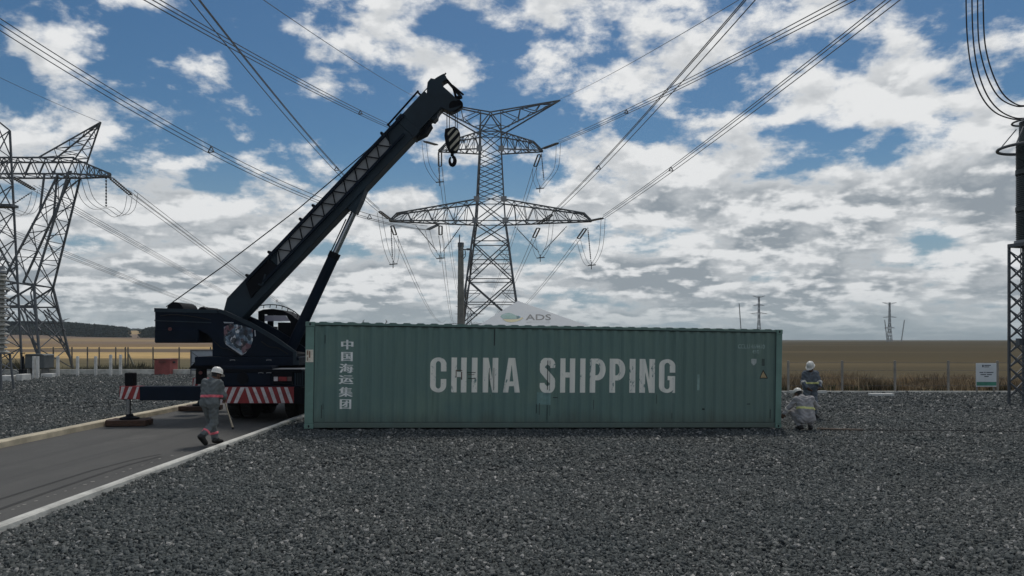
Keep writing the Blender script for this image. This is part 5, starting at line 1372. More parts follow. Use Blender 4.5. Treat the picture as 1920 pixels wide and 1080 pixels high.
def nv(q_): q_ = np.array(q_, float); return q_ / (np.linalg.norm(q_) + 1e-9)
M_COV = mat('grey_coverall', (0.145, 0.158, 0.158), 0.9, var=0.22, scale=9, bump=0.006, bscale=26, spec=0.15)
M_COV2 = mat('pale_grey_coverall', (0.33, 0.32, 0.32), 0.9, var=0.2, scale=9, bump=0.006, bscale=26, spec=0.15)
M_COV3 = mat('slate_coverall', (0.135, 0.155, 0.18), 0.9, var=0.22, scale=9, bump=0.006, bscale=26, spec=0.15)
M_SKIN = mat('skin', (0.10, 0.052, 0.034), 0.6, var=0.15, scale=14)
M_BOOT = mat('black_boot', (0.018, 0.017, 0.016), 0.6, var=0.3, scale=12)
M_HELM = mat('white_helmet', (0.70, 0.68, 0.62), 0.35, var=0.06, scale=6)
M_GLOVE = mat('pale_glove', (0.42, 0.41, 0.37), 0.85, var=0.2, scale=20)
M_PINK = mat('pink_reflective_tape', (0.85, 0.16, 0.20), 0.4, var=0.15, scale=14)
M_SILV = mat('silver_reflective_tape', (0.70, 0.66, 0.60), 0.35, var=0.15, scale=14)
M_LIME = mat('lime_reflective_tape', (0.62, 0.62, 0.24), 0.45, var=0.15, scale=14)
M_HAIR = mat('dark_hair', (0.012, 0.011, 0.010), 0.7)
def hand_caps(wr, d, nrm, curl, thumb_side):
    """palm and five bent fingers; d = direction of the hand, nrm = palm normal"""
    wr, d, nrm = np.array(wr, float), nv(d), nv(nrm); side = nv(np.cross(d, nrm)); nrm = nv(np.cross(side, d)); side = side * thumb_side; C_ = []
    for s_, L in ((-0.030, 0.085), (-0.010, 0.092), (0.010, 0.092), (0.030, 0.086)):
        kn = wr + d * L + side * s_; C_.append((wr + side * s_ * 0.6, kn, 0.018, 0.015, 0.015))
        fl = 0.075 if abs(s_) < 0.02 else (0.068 if s_ > 0 else 0.055); p_ = kn; dd = d
        for j, fr in enumerate((0.45, 0.32, 0.23)):
            ang = curl * (0.75 + 0.35 * j); dd = nv(dd * math.cos(ang) + nrm * math.sin(ang)); q_ = p_ + dd * fl * fr * 1.15
            C_.append((p_, q_, 0.0098 - 0.0008 * j, 0.0092 - 0.0008 * j, 0.004)); p_ = q_
    t0 = wr + d * 0.030 + side * 0.032; t1 = t0 + nv(d * 0.7 + side * 0.75 + nrm * 0.3) * 0.042; t2 = t1 + nv(d * 0.9 + nrm * 0.55 * max(curl, .3)) * 0.032
    C_ += [(t0, t1, 0.015, 0.012, 0.010), (t1, t2, 0.011, 0.009, 0.004)]
    return C_
def person(org, J, cov, label, bands, group, hands, glove=False, res=0.0075, seed=0):
    """org: ground point; J: joints relative to it (metres)"""
    root = empty('person', org, label, 'person', group); g = {k_: np.array(v_, float) for k_, v_ in J.items()}
    fwd, up = nv(g['face']), nv(g['headup']); rt = nv(np.cross(fwd, up)); up = nv(np.cross(rt, fwd)); hc = g['head']
    # ---- body: one continuous figure
    caps = [(g['neck'] - up * 0.03, hc - up * 0.03, 0.058, 0.060), (hc + up * 0.015 - fwd * 0.012, hc + up * 0.025 + fwd * 0.015, 0.086, 0.082), (hc - up * 0.055 + fwd * 0.03, hc - up * 0.085 + fwd * 0.045, 0.060, 0.040),
            (hc + fwd * 0.092 + up * 0.005, hc + fwd * 0.112 - up * 0.03, 0.009, 0.014, 0.012), (hc + fwd * 0.085 - up * 0.068 - rt * 0.018, hc + fwd * 0.085 - up * 0.068 + rt * 0.018, 0.010, 0.010, 0.008),
            (hc + fwd * 0.082 + up * 0.022 - rt * 0.04, hc + fwd * 0.082 + up * 0.022 + rt * 0.04, 0.011, 0.011, 0.012)]
    for s_ in (-1, 1): caps.append((hc + rt * s_ * 0.083 + up * 0.015, hc + rt * s_ * 0.086 - up * 0.02, 0.017, 0.013, 0.008))
    caps += [(g['neck'], g['pelvis'], 0.085, 0.10), (g['sl'], g['sr'], 0.05, 0.05), (g['hl'], g['hr'], 0.08, 0.08)]
    for s_ in 'lr':
        caps += [(g['s' + s_], g['e' + s_], 0.050, 0.038), (g['e' + s_], g['w' + s_], 0.040, 0.028), (g['h' + s_], g['k' + s_], 0.080, 0.052), (g['k' + s_], g['a' + s_], 0.052, 0.038), (g['a' + s_], g['t' + s_], 0.035, 0.025)]
    hcaps = []
    for s_ in 'lr':
        d, nm, cu = hands[s_]; hcaps += hand_caps(g['w' + s_], d, nm, cu, 1 if s_ == 'l' else -1)
    Fd, lo, ax = field_of(caps + hcaps, res * 0.85, 0.028); V_, Q_ = surface_nets(Fd, lo, res * 0.85); np_mesh('body', V_, Q_, M_SKIN, root, True)
    if glove:
        gl = []
        for s_ in 'lr': gl.append([(c_[0], c_[1], c_[2] + 0.005, c_[3] + 0.005, c_[4]) for c_ in hcaps[(0 if s_ == 'l' else len(hcaps) // 2):(len(hcaps) // 2 if s_ == 'l' else None)]] + [(g['w' + s_] - nv(g['w' + s_] - g['e' + s_]) * 0.07, g['w' + s_], 0.046, 0.036)])
        for q_ in gl:
            Fd, lo, ax = field_of(q_, res * 0.85, 0.012); V_, Q_ = surface_nets(Fd, lo, res * 0.85); np_mesh('glove', V_, Q_, M_GLOVE, root, True)
    for s_ in (-1, 1):
        e_ = hc + fwd * 0.083 + rt * s_ * 0.032 + up * 0.004; MB().lathe([(0.001, -0.012), (0.010, -0.007), (0.0125, 0), (0.010, 0.007), (0.001, 0.012)], 10, c=e_).build('eye', mat('eye_white', (0.35, 0.33, 0.31), 0.3), root, local=True, smooth='all')
    # ---- coverall
    mid = lambda a, b_, t: g[a] + (g[b_] - g[a]) * t
    shm = (g['sl'] + g['sr']) / 2
    cc = [(g['hl'], g['hr'], 0.118, 0.118), (g['neck'] - up * 0.045, g['neck'] + up * 0.005, 0.080, 0.072), (shm + (g['sl'] - shm) * 0.9, shm + (g['sr'] - shm) * 0.9, 0.074, 0.074, 0.05)]
    for s_ in 'lr': cc.append((g['neck'] - up * 0.03, shm + (g['s' + s_] - shm) * 0.8, 0.068, 0.066, 0.06))
    ch = (g['sl'] + g['sr']) / 2; axis = nv(ch - g['pelvis']); lat = nv(g['sr'] - g['sl'])
    for s_, sg in (('l', -1), ('r', 1)):
        a = g['pelvis'] + lat * sg * 0.075; b_ = ch + lat * sg * 0.092 - axis * 0.085
        cc += [(a, (a + b_) / 2, 0.118, 0.120, 0.06), ((a + b_) / 2, b_, 0.120, 0.118, 0.06)]
        cc += [(g['s' + s_], g['e' + s_], 0.078, 0.062), (g['e' + s_], mid('e' + s_, 'w' + s_, 0.93), 0.062, 0.048), (g['h' + s_], g['k' + s_], 0.112, 0.082), (g['k' + s_], mid('k' + s_, 'a' + s_, 0.93), 0.082, 0.072)]
    r2 = res * 1.15; Fd, lo, ax = field_of(cc, r2, 0.045, 0.07)
    gx, gy, gz_ = np.meshgrid(*ax, indexing='ij', sparse=True)
    fold = 0.009 * np.sin(gz_ * 46 + 3.5 * np.sin(gx * 13 + seed) + 2.5 * np.sin(gy * 15)) * np.sin(gx * 19 + gy * 23 + 2 * np.sin(gz_ * 11 + seed)) + 0.004 * np.sin(gz_ * 24 + gx * 31 + seed * 2)
    Fc = (Fd + fold).astype(np.float32)
    V_, Q_ = surface_nets(Fc, lo, r2); cvo = np_mesh('coverall', V_, Q_, cov, root, True)
    for (pt, nrm, w_, rad, mt) in bands:
        pt, nrm = np.array(pt, float), nv(nrm)
        dpl = np.abs((gx - pt[0]) * nrm[0] + (gy - pt[1]) * nrm[1] + (gz_ - pt[2]) * nrm[2]) - w_ / 2
        dsp = np.sqrt((gx - pt[0]) ** 2 + (gy - pt[1]) ** 2 + (gz_ - pt[2]) ** 2) - rad
        G_ = np.maximum(np.maximum(Fc - 0.007, dpl), dsp).astype(np.float32)
        if (G_ < 0).any():
            V_, Q_ = surface_nets(G_, lo, r2); np_mesh('reflective_band', V_, Q_, mt, cvo, True)
    # ---- boots
    for s_ in 'lr':
        a, t_, k_ = g['a' + s_], g['t' + s_], g['k' + s_]; sh_ = nv(k_ - a); td = nv(t_ - a); dn = nv(np.cross(np.cross(td, sh_), td)) * -1
        heel = a + dn * 0.045 - td * 0.055; toe = t_ + dn * 0.0
        bc = [(a + sh_ * 0.14, a, 0.068, 0.062), (a + dn * 0.02, toe - td * 0.02, 0.058, 0.049), (heel + td * 0.015, toe + td * 0.01, 0.047, 0.042)]
        Fd, lo2, _ = field_of(bc, res, 0.03); V_, Q_ = surface_nets(Fd, lo2, res); bo = np_mesh('boot', V_, Q_, M_BOOT, root, True)
    # ---- helmet: dome, brim with a peak, chin strap
    Mh = Matrix(((rt[0], fwd[0], up[0], 0), (rt[1], fwd[1], up[1], 0), (rt[2], fwd[2], up[2], 0), (0, 0, 0, 1)))
    hb_ = Vector(hc + up * 0.052); k_ = MB(); N_ = 28; rings = [(1.0, 0.0), (0.99, 0.03), (0.94, 0.065), (0.82, 0.098), (0.62, 0.122), (0.36, 0.136), (0.10, 0.141)]
    for f_, z_ in rings:
        for j in range(N_):
            a = 2 * math.pi * j / N_; rdg = 0.006 * max(0, math.cos(6 * a)) * (z_ > 0.05); k_.v.append(tuple(hb_ + Mh.to_3x3() @ Vector((0.112 * f_ * math.cos(a), 0.132 * f_ * math.sin(a), z_ + rdg))))
    for i in range(len(rings) - 1):
        for j in range(N_): k_.f.append((i * N_ + j, i * N_ + (j + 1) % N_, (i + 1) * N_ + (j + 1) % N_, (i + 1) * N_ + j))
    k_.f.append(tuple((len(rings) - 1) * N_ + j for j in range(N_))); hel = k_.build('helmet', M_HELM, root, local=True, smooth='all')
    k_ = MB()
    for j in range(N_):
        a = 2 * math.pi * j / N_; pk = 0.018 + 0.042 * max(0, math.sin(a)) ** 2.5
        for (ex, z_) in ((-0.004, 0.004), (pk, -0.008), (pk, -0.013), (-0.004, -0.006)):
            k_.v.append(tuple(hb_ + Mh.to_3x3() @ Vector(((0.112 + ex) * math.cos(a), (0.132 + ex) * math.sin(a), z_ - 0.012 * max(0, math.sin(a)) ** 3 * (ex > 0)))))
    for j in range(N_):
        for q_ in range(4): k_.f.append((j * 4 + q_, ((j + 1) % N_) * 4 + q_, ((j + 1) % N_) * 4 + (q_ + 1) % 4, j * 4 + (q_ + 1) % 4))
    k_.build('brim', M_HELM, hel, local=True, smooth=True)
    hair = [(hc + up * 0.03 - fwd * 0.03, hc - up * 0.03 - fwd * 0.045, 0.083, 0.066)]; Fd, lo3, _ = field_of(hair, res, 0.02); V_, Q_ = surface_nets(Fd, lo3, res); np_mesh('hair', V_, Q_, M_HAIR, root, True)
    return root, g
WG = 'workers in grey coveralls and white helmets'
# --- the man walking away along the road
wx, wy = X(394, 15.75), 15.75
J = dict(face=(0.38, 0.85, -0.30), headup=(0.08, 0.30, 0.95), head=(0.055, 0.20, 1.475), neck=(0.025, 0.10, 1.385), pelvis=(-0.01, 0.0, 0.93),
         sl=(-0.165, 0.13, 1.325), sr=(0.195, 0.0, 1.315), el=(-0.235, 0.24, 1.06), er=(0.275, 0.03, 1.05), wl=(-0.06, 0.40, 1.02), wr=(0.215, 0.20, 0.995),
         hl=(-0.105, 0.03, 0.90), hr=(0.085, -0.03, 0.90), kl=(-0.055, 0.20, 0.51), kr=(0.075, 0.02, 0.475), al=(0.035, 0.20, 0.105), ar=(-0.05, -0.30, 0.23), tl=(0.10, 0.34, 0.045), tr=(-0.015, -0.20, 0.075))
walker, g1 = person((wx, wy, 0.0), J, M_COV, 'man in grey coverall and white helmet walking on the road, pink band at his waist',
    [((0, 0.02, 1.045), (0, 0.12, 1), 0.055, 0.30, M_PINK), (np.array(J['kl']) * 0.32 + np.array(J['al']) * 0.68, np.array(J['kl']) - np.array(J['al']), 0.05, 0.13, M_PINK),
     (np.array(J['kr']) * 0.32 + np.array(J['ar']) * 0.68, np.array(J['kr']) - np.array(J['ar']), 0.05, 0.13, M_PINK)], WG,
    dict(l=((0.6, 0.5, -0.3), (0.6, -0.5, 0.2), 0.7), r=((0.15, 0.6, -0.75), (-0.8, 0.3, 0.1), 1.0)), seed=1)
wr_w = Vector((wx, wy, 0)) + Vector(J['wr']) + Vector((-0.005, 0.05, -0.065))
tip = at(437, 804, 15.75); topb = wr_w + (wr_w - tip).normalized() * 0.12
m_wood = mat('pale_wood', (0.26, 0.225, 0.165), 0.8, var=0.25, scale=12)
st = empty('wooden_lever', tip, 'pale wooden lever bar held by the man walking on the road', 'lever')
dlt = (tip - topb).normalized()
k = MB(); k.tube([topb, lerp(topb, tip, 0.62), lerp(topb, tip, 0.78), tip - dlt * 0.03], [0.012, 0.014, 0.020, 0.022], 10); k.build('shaft', m_wood, st, smooth=True)
k = MB(); k.tube([tip - dlt * 0.03, tip], [0.023, 0.020], 10); k.build('ferrule', M_CR2, st, smooth=True)
# --- the man crouching at the container end
kx, ky = X(1511, 19.15), 19.15
kz = float(gz(kx, ky)) + 0.02
J = dict(face=(-0.25, 0.72, -0.62), headup=(-0.08, 0.60, 0.80), head=(-0.085, 0.27, 0.90), neck=(-0.05, 0.16, 0.845), pelvis=(0.0, -0.06, 0.33),
         sl=(-0.205, 0.10, 0.80), sr=(0.185, 0.08, 0.80), el=(-0.345, 0.20, 0.60), er=(0.335, 0.14, 0.60), wl=(-0.46, 0.28, 0.41), wr=(0.26, 0.34, 0.50),
         hl=(-0.11, -0.04, 0.30), hr=(0.11, -0.04, 0.30), kl=(-0.225, 0.34, 0.46), kr=(0.27, 0.32, 0.46), al=(-0.12, 0.05, 0.10), ar=(0.14, 0.04, 0.10), tl=(-0.16, 0.20, 0.035), tr=(0.19, 0.19, 0.035))
person((kx, ky, kz), J, M_COV2, 'man in pale grey coverall crouching with his back turned at the container end',
    [((-0.01, 0.0, 0.565), (0.10, 0.3, 1), 0.065, 0.24, M_LIME), (np.array(J['el']) * 0.55 + np.array(J['wl']) * 0.45, np.array(J['wl']) - np.array(J['el']), 0.055, 0.10, M_SILV),
     (np.array(J['er']) * 0.8 + np.array(J['wr']) * 0.2, np.array(J['wr']) - np.array(J['er']), 0.055, 0.10, M_SILV)], WG,
    dict(l=((-0.3, 0.3, -0.9), (0.4, 0.8, 0.1), 0.5), r=((-0.4, 0.7, -0.4), (-0.6, -0.2, -0.6), 0.6)), seed=2)
# --- the man standing behind him
sx_, sy_ = X(1519, 22.4), 22.4
J = dict(face=(-0.55, -0.62, -0.55), headup=(-0.28, -0.35, 0.90), head=(-0.035, -0.13, 1.535), neck=(-0.005, -0.03, 1.42), pelvis=(0.0, 0.0, 0.95),
         sl=(0.175, -0.02, 1.345), sr=(-0.175, -0.03, 1.345), el=(0.26, -0.06, 1.07), er=(-0.25, -0.07, 1.08), wl=(0.20, -0.27, 0.95), wr=(-0.19, -0.28, 0.93),
         hl=(0.10, 0.0, 0.92), hr=(-0.10, 0.0, 0.92), kl=(0.12, -0.05, 0.49), kr=(-0.12, -0.04, 0.49), al=(0.13, 0.0, 0.10), ar=(-0.12, 0.02, 0.10), tl=(0.17, -0.16, 0.035), tr=(-0.17, -0.14, 0.035))
person((sx_, sy_, float(gz(sx_, sy_)) + 0.02), J, M_COV3, 'man in slate coverall standing and looking down behind the crouching man',
    [((0, 0, 1.06), (0, 0, 1), 0.055, 0.26, M_LIME), (np.array(J['el']) * 0.9 + np.array(J['wl']) * 0.1, np.array(J['wl']) - np.array(J['el']), 0.055, 0.10, M_SILV),
     (np.array(J['er']) * 0.9 + np.array(J['wr']) * 0.1, np.array(J['wr']) - np.array(J['er']), 0.055, 0.10, M_SILV)], WG,
    dict(l=((-0.5, -0.5, -0.6), (-0.5, 0.3, 0.2), 0.5), r=((0.5, -0.5, -0.6), (0.5, 0.3, 0.2), 0.5)), seed=3)

# ================================================================== YARD FURNITURE
M_CONC = mat('post_concrete', (0.62, 0.61, 0.57), 0.9, var=0.2, scale=3, bump=0.006, bscale=30)
M_CONC2 = mat('weathered_concrete', (0.20, 0.195, 0.18), 0.9, var=0.25, scale=3, bump=0.006, bscale=30)
def fence(name, pts, Zb, h, label, mt, w=0.12, nw=4, lean=0.0, cat='fence'):
    root = empty(name, pts[0][:2] + (Zb,), label, cat)
    tops = []
    for (x_, y_, hh) in pts:
        k_ = MB(); k_.cbox(x_ - w / 2, x_ + w / 2, y_ - w / 2, y_ + w / 2, Zb - 0.25, Zb + (hh or h), 0.012); k_.build('post', mt, root); tops.append((x_, y_))
    if nw:
        for j in range(nw):
            z_ = Zb + h * (0.2 + 0.74 * j / max(1, nw - 1)); k_ = MB()
            P_ = []
            for (a0, b0), (a1, b1) in zip(tops[:-1], tops[1:]): P_ += [Vector((a0, b0 + w / 2 + 0.01, z_)), Vector(((a0 + a1) / 2, (b0 + b1) / 2 + w / 2 + 0.01, z_ - 0.015))]
            P_.append(Vector((tops[-1][0], tops[-1][1] + w / 2 + 0.01, z_))); k_.tube(P_, 0.006, 4); k_.build('fence_wire', M_WIRE, root)
    return root
fence('wire_fence', [(X(px, 33.6), 33.6, 0) for px in (1478, 1579, 1678, 1778, 1870, 1965, 2060)], -0.12, 1.42, 'thin concrete post and wire fence along the dry grass on the right', mat('grey_post', (0.26, 0.24, 0.21), 0.9, var=0.2), 0.09)
# white posts standing singly on the gravel at the left
for px, lb in ((64, 'left of a touching pair of white posts below the left pylon'), (70.5, 'right of a touching pair of white posts below the left pylon'), (108.5, 'white concrete post just right of the touching pair'), (145.5, 'second white post right of the touching pair'),
               (179.5, 'third white post right of the touching pair'), (207.5, 'fourth white post right of the touching pair'), (226, 'white post nearest the crane, last of the row')):
    Y = 42.5 if px < 75 else np.interp(px, [75, 226], [44.2, 46.6]); x_ = X(px, Y); hh = (Z(668 if px < 205 else 665, Y))
    k = MB(); k.prism([(x_ - 0.075, -0.15), (x_ + 0.075, -0.15), (x_ + 0.065, hh), (x_ - 0.065, hh)], Y - 0.07, Y + 0.07); o = k.build('concrete_post', M_CONC, bevel=0.012)
    tag(o, lb, 'post', 'white posts at the left of the yard')
fence('wire_fence', [(X(px, 50.5), 50.5, 0) for px in (100, 135, 164, 186, 217, 235, 240, 287, 336, 395)], 0.0, 1.75, 'dark post and wire fence behind the left edge of the gravel', mat('timber_post', (0.17, 0.15, 0.12), 0.9, var=0.3), 0.075, 3)
k = MB(); a_ = at(240, 680, 50.3); k.bar(Vector((X(241, 50.4), 50.35, 1.3)), Vector((X(260, 50.4), 50.35, -0.1)), 0.09); tag(k.build('fence_stay', mat('timber_stay', (0.22, 0.20, 0.14), 0.9)), 'slanting timber stay propping the dark fence post', 'stay')
# red brick hut
M_HUT = mat('red_plaster', (0.30, 0.085, 0.075), 0.85, var=0.22, scale=2.5, bump=0.006, bscale=25)
M_HUTR = mat('hut_roof', (0.17, 0.06, 0.05), 0.85, var=0.3, scale=3)
YH = 48.3; hut = empty('pump_hut', (X(311, YH), YH, 0), 'small red walled hut with a flat roof at the left yard edge', 'hut')
def hutbox(x0, x1, y0, y1): return x0, x1, y0, y1
hx0, hx1, hx2 = X(289.5, 47.6), X(318.5, 47.3), X(332, 48.2); ztp = Z(675, 47.5)
quad = [(hx0, 47.6), (hx1, 47.3), (hx2, 48.3), (hx0 + 0.45, 48.9)]
k = MB(); k.v += [(a, q_, -0.1) for a, q_ in quad] + [(a, q_, ztp) for a, q_ in quad]; k.f += [(0, 1, 5, 4), (1, 2, 6, 5), (2, 3, 7, 6), (3, 0, 4, 7)]; k.build('wall', M_HUT, hut)
cxm, cym = sum(q_[0] for q_ in quad) / 4, sum(q_[1] for q_ in quad) / 4
k = MB(); k.v += [(cxm + (a - cxm) * 1.08, cym + (q_ - cym) * 1.08, ztp + 0.002) for a, q_ in quad] + [(cxm + (a - cxm) * 1.08, cym + (q_ - cym) * 1.08, ztp + 0.07) for a, q_ in quad]; k.f += [(0, 1, 5, 4), (1, 2, 6, 5), (2, 3, 7, 6), (3, 0, 4, 7), (4, 5, 6, 7), (3, 2, 1, 0)]; k.build('roof', M_HUTR, hut)
k = MB(); k.bar(Vector((X(297, 47.4), 47.44, ztp - 0.12)), Vector((X(312, 47.4), 47.30, ztp - 0.12)), 0.03, 0.14); k.build('vent', M_HUTR, hut)
k = MB(); k.bar(Vector((X(324, 47.6), 47.62, ztp - 0.15)), Vector((X(328.5, 47.9), 47.90, ztp - 0.15)), 0.03, 0.12); k.build('vent', m_black, hut)
# white framed board behind the crane
YW = 45.5; nb_ = empty('notice_board', (X(378, YW), YW, 0), 'white framed board on posts behind the crane turntable', 'board')
k = MB(); k.cbox(X(358, YW), X(402, YW), YW, YW + 0.05, Z(694, YW), Z(657, YW), 0.01); k.build('panel', mat('board_white', (0.33, 0.36, 0.39), 0.6, var=0.15), nb_)
for (a, q_, c_, d_) in ((357, 656, 359.3, 704), (400, 656, 402.3, 704), (359.5, 656, 399.8, 658.3), (359.5, 679, 399.8, 680), (359.5, 693, 399.8, 695)):
    k = MB(); k.span(X(a, YW), X(c_, YW), YW - 0.03, YW - 0.004, Z(d_, YW), Z(q_, YW)); k.build('frame', mat('board_frame', (0.12, 0.125, 0.13), 0.6), nb_)
k = MB(); k.bar(at(360, 661, YW - 0.02), at(371, 669, YW - 0.02), 0.04); k.build('brace', MATS['board_frame'], nb_)
# grey cabinet, plinths and plant below the left pylon
YQ = 47.0; cab = empty('equipment_cabinet', (X(74, YQ), YQ, 0), 'grey equipment cabinet standing behind the white posts', 'cabinet')
M_CABG = mat('cabinet_grey', (0.105, 0.115, 0.115), 0.7, var=0.15)
k = MB(); k.cbox(X(56, YQ), X(92, YQ), YQ - 0.5, YQ + 0.5, 0.45, Z(666, YQ), 0.03); k.build('housing', M_CABG, cab)
k = MB(); k.prism([(X(55, YQ), Z(666, YQ)), (X(93, YQ), Z(666, YQ)), (X(88, YQ), Z(663.5, YQ)), (X(60, YQ), Z(663.5, YQ))], YQ - 0.55, YQ + 0.55); k.build('roof', M_CABG, cab)
for a in (58, 83):
    k = MB(); k.span(X(a, YQ), X(a + 4, YQ), YQ - 0.3, YQ + 0.3, -0.1, 0.45); k.build('foot', M_CONC2, cab)
for (a, b0, Y, z_, lb) in ((2, 30, 40.5, 0.30, 'low concrete plinth at the very left of the gravel'), (38, 50, 40.8, 0.36, 'small pale concrete plinth beside the pylon leg'), (84, 105, 44.5, 0.22, 'low concrete plinth behind the third white post')):
    k = MB(); k.cbox(X(a, Y), X(b0, Y), Y - 0.4, Y + 0.4, -0.1, z_, 0.02); tag(k.build('concrete_plinth', M_CONC), lb, 'plinth', 'concrete plinths by the left pylon')
# disconnector drive mechanism, dark, on a stand
YD = 43.0; dm = empty('drive_mechanism', (X(43, YD), YD, 0), 'dark switch drive box on a stand below the left pylon', 'switchgear')
k = MB(); k.span(X(41.5, YD), X(44.5, YD), YD - 0.06, YD + 0.06, -0.1, Z(668, YD)); k.build('post', M_CR2, dm)
k = MB(); k.cbox(X(39, YD), X(47, YD), YD - 0.2, YD + 0.2, Z(702, YD), Z(692, YD), 0.02); k.build('box', M_CR2, dm)
k = MB(); k.tube([at(43, 670, YD), at(38, 663, YD), at(47, 662, YD)], 0.03, 6); k.build('lever', M_CR2, dm)
# porcelain post insulator at the left edge
YI = 33.0; pi = empty('post_insulator', (X(-3, YI), YI, 0), 'stack of pale porcelain insulator sheds at the left picture edge', 'insulator')
M_PORC = mat('grey_porcelain', (0.34, 0.33, 0.29), 0.3, var=0.15, scale=3)
prof_ = []; z_ = Z(662, YI); zt_ = Z(512, YI); i = 0
while z_ < zt_:
    rr = 0.42 if i % 2 == 0 else 0.34; prof_ += [(0.22, z_), (rr, z_ + 0.03), (rr * 0.97, z_ + 0.07), (0.23, z_ + 0.16)]; z_ += 0.20; i += 1
k = MB(); k.lathe(prof_, 24, c=(X(-3, YI), YI, 0)); k.build('shed_stack', M_PORC, pi, smooth=True)
k = MB(); k.lathe([(0.3, 0), (0.3, 0.1), (0.24, 0.14), (0.24, 0.3)], 20, c=(X(-3, YI), YI, zt_)); k.build('cap', M_STEEL2, pi, smooth=True)
for sx in (-1, 1):
    for sy in (-1, 1):
        k = MB(); k.bar((X(-3, YI) + sx * 0.3, YI + sy * 0.3, Z(664, YI)), (X(-3, YI) + sx * 0.42, YI + sy * 0.42, -0.1), 0.07); k.build('stand_leg', M_STEEL, pi)
k = MB(); k.span(X(-3, YI) - 0.42, X(-3, YI) + 0.42, YI - 0.42, YI + 0.42, Z(664, YI), Z(662, YI)); k.build('stand_plate', M_STEEL, pi)

# concrete lamp pole behind the container
YP = 45.0; lamp = empty('lamp_pole', (X(864, YP), YP, 0), 'tapered concrete pole with a small lamp arm in front of the pylon', 'lamp pole')
M_POLE = mat('pole_concrete', (0.20, 0.195, 0.17), 0.9, var=0.2, scale=2)
xp = X(864, YP)
k = MB(); hb0, hb1 = 0.235, 0.155; zt_ = Z(457, YP)
k.v += [(xp - hb0, YP - hb0, -0.3), (xp + hb0, YP - hb0, -0.3), (xp + hb0, YP + hb0, -0.3), (xp - hb0, YP + hb0, -0.3), (xp - hb1, YP - hb1, zt_), (xp + hb1, YP - hb1, zt_), (xp + hb1, YP + hb1, zt_), (xp - hb1, YP + hb1, zt_)]
k.f += [(0, 1, 5, 4), (1, 2, 6, 5), (2, 3, 7, 6), (3, 0, 4, 7), (4, 5, 6, 7)]; k.build('pole', M_POLE, lamp, bevel=0.02)
k = MB(); k.cyl((xp - 0.08, YP - 0.2, Z(470, YP)), (xp - 0.06, YP - 0.2, Z(441, YP)), 0.035, 8); k.build('lightning_rod', M_STEEL, lamp)
k = MB(); k.bar(at(866, 468, YP - 0.1), at(877, 467.5, YP - 0.1), 0.06); k.bar(at(864, 482, YP - 0.2), at(872, 476, YP - 0.2), 0.03); k.tube(smooth_pts([at(872, 469, YP - 0.1), at(873, 478, YP - 0.1), at(870, 484, YP - 0.1), at(866, 486, YP - 0.1)], 4), 0.025, 6); k.build('lamp_arm', M_STEEL, lamp)
k = MB(); k.cbox(X(875, YP), X(883, YP), YP - 0.22, YP + 0.02, Z(469.5, YP), Z(466, YP), 0.02); k.build('lamp_head', M_STEEL, lamp)
k = MB(); k.cyl((xp, YP, Z(463, YP)), (xp, YP, Z(455, YP)), 0.19, 12); k.build('pole_cap', M_STEEL, lamp)

# white tent behind the container
YT = 29.5
tent = empty('event_tent', (X(985, YT), YT, 0), 'white pointed tent with a green leaf logo rising behind the container', 'tent')
m_tent = mat('tent_fabric', (0.42, 0.45, 0.47), 0.7, var=0.06, scale=0.8, bump=0.01, bscale=1.5)
apex = at(971, 564, YT + 0.4); ez = 2.15
cr = [Vector((X(846, 27), 27.0, ez)), Vector((X(1190, 27), 27.0, ez)), Vector((X(1175, 33), 33.0, ez)), Vector((X(862, 33), 33.0, ez))]
k = MB(); N_ = 8
for a, b_ in zip(cr, cr[1:] + cr[:1]):
    for i in range(N_):
        for j in range(N_ - i):
            def q_(i_, j_):
                t = i_ / N_; u = j_ / max(1, N_ - i_); p_ = lerp(lerp(a, b_, u) if N_ - i_ else a, apex, t); p_ = p_.copy(); return p_
            k.add([q_(i, j), q_(i, j + 1), q_(i + 1, min(j, N_ - i - 1))], [(0, 1, 2)])
            if j < N_ - i - 1: k.add([q_(i, j + 1), q_(i + 1, j + 1), q_(i + 1, j)], [(0, 1, 2)])
can = k.build('canopy', m_tent, tent)
k = MB()
for a, b_ in zip(cr, cr[1:] + cr[:1]): k.add([a - Vector((0, 0, .3)), b_ - Vector((0, 0, .3)), b_, a], [(0, 1, 2, 3)])
k.build('valance', m_tent, tent)
for q_ in cr:
    k = MB(); k.cyl((q_.x, q_.y, -0.1), (q_.x, q_.y, ez - 0.02), 0.04, 8); k.build('leg', M_STEEL2, tent)
# print on the front slope: leaf emblem and the name
nrm = (cr[1] - cr[0]).cross(apex - cr[0]).normalized()
if nrm.y > 0: nrm = -nrm
def slope(px, py):
    """point of the front slope under that direction, a little proud of the fabric"""
    d = Vector((X(px, 1), 1.0, (637.0 - py) / F_PX)); o_ = Vector((0, 0, CAM_H)); mid_p = (cr[0] + cr[1]) / 2
    t = (mid_p - o_).dot(nrm) / d.dot(nrm); return o_ + d * t + nrm * 0.006
def flat(name, polys, mt):
    k_ = MB()
    for p_ in polys: k_.add([slope(a, q_) for a, q_ in p_], [tuple(range(len(p_)))])
    return k_.build(name, mt, can)
up_ = [(938, 594), (941, 590), (947, 587.5), (954, 586.5), (960, 588), (967, 591), (973, 593), (975.5, 595), (972, 597.5), (964, 598.2), (944, 598)]
flat('logo_leaf', [up_], mat('logo_green', (0.035, 0.20, 0.145), 0.6, col2=(0.03, 0.15, 0.19), scale=2.5))
flat('logo_leaf', [[(942, 598.8), (964, 599), (973, 598), (979, 595.2), (981.5, 597), (976, 600.5), (967, 603.5), (958, 604.6), (950, 603.5)]], mat('logo_ochre', (0.36, 0.28, 0.10), 0.6, col2=(0.25, 0.27, 0.14), scale=3))
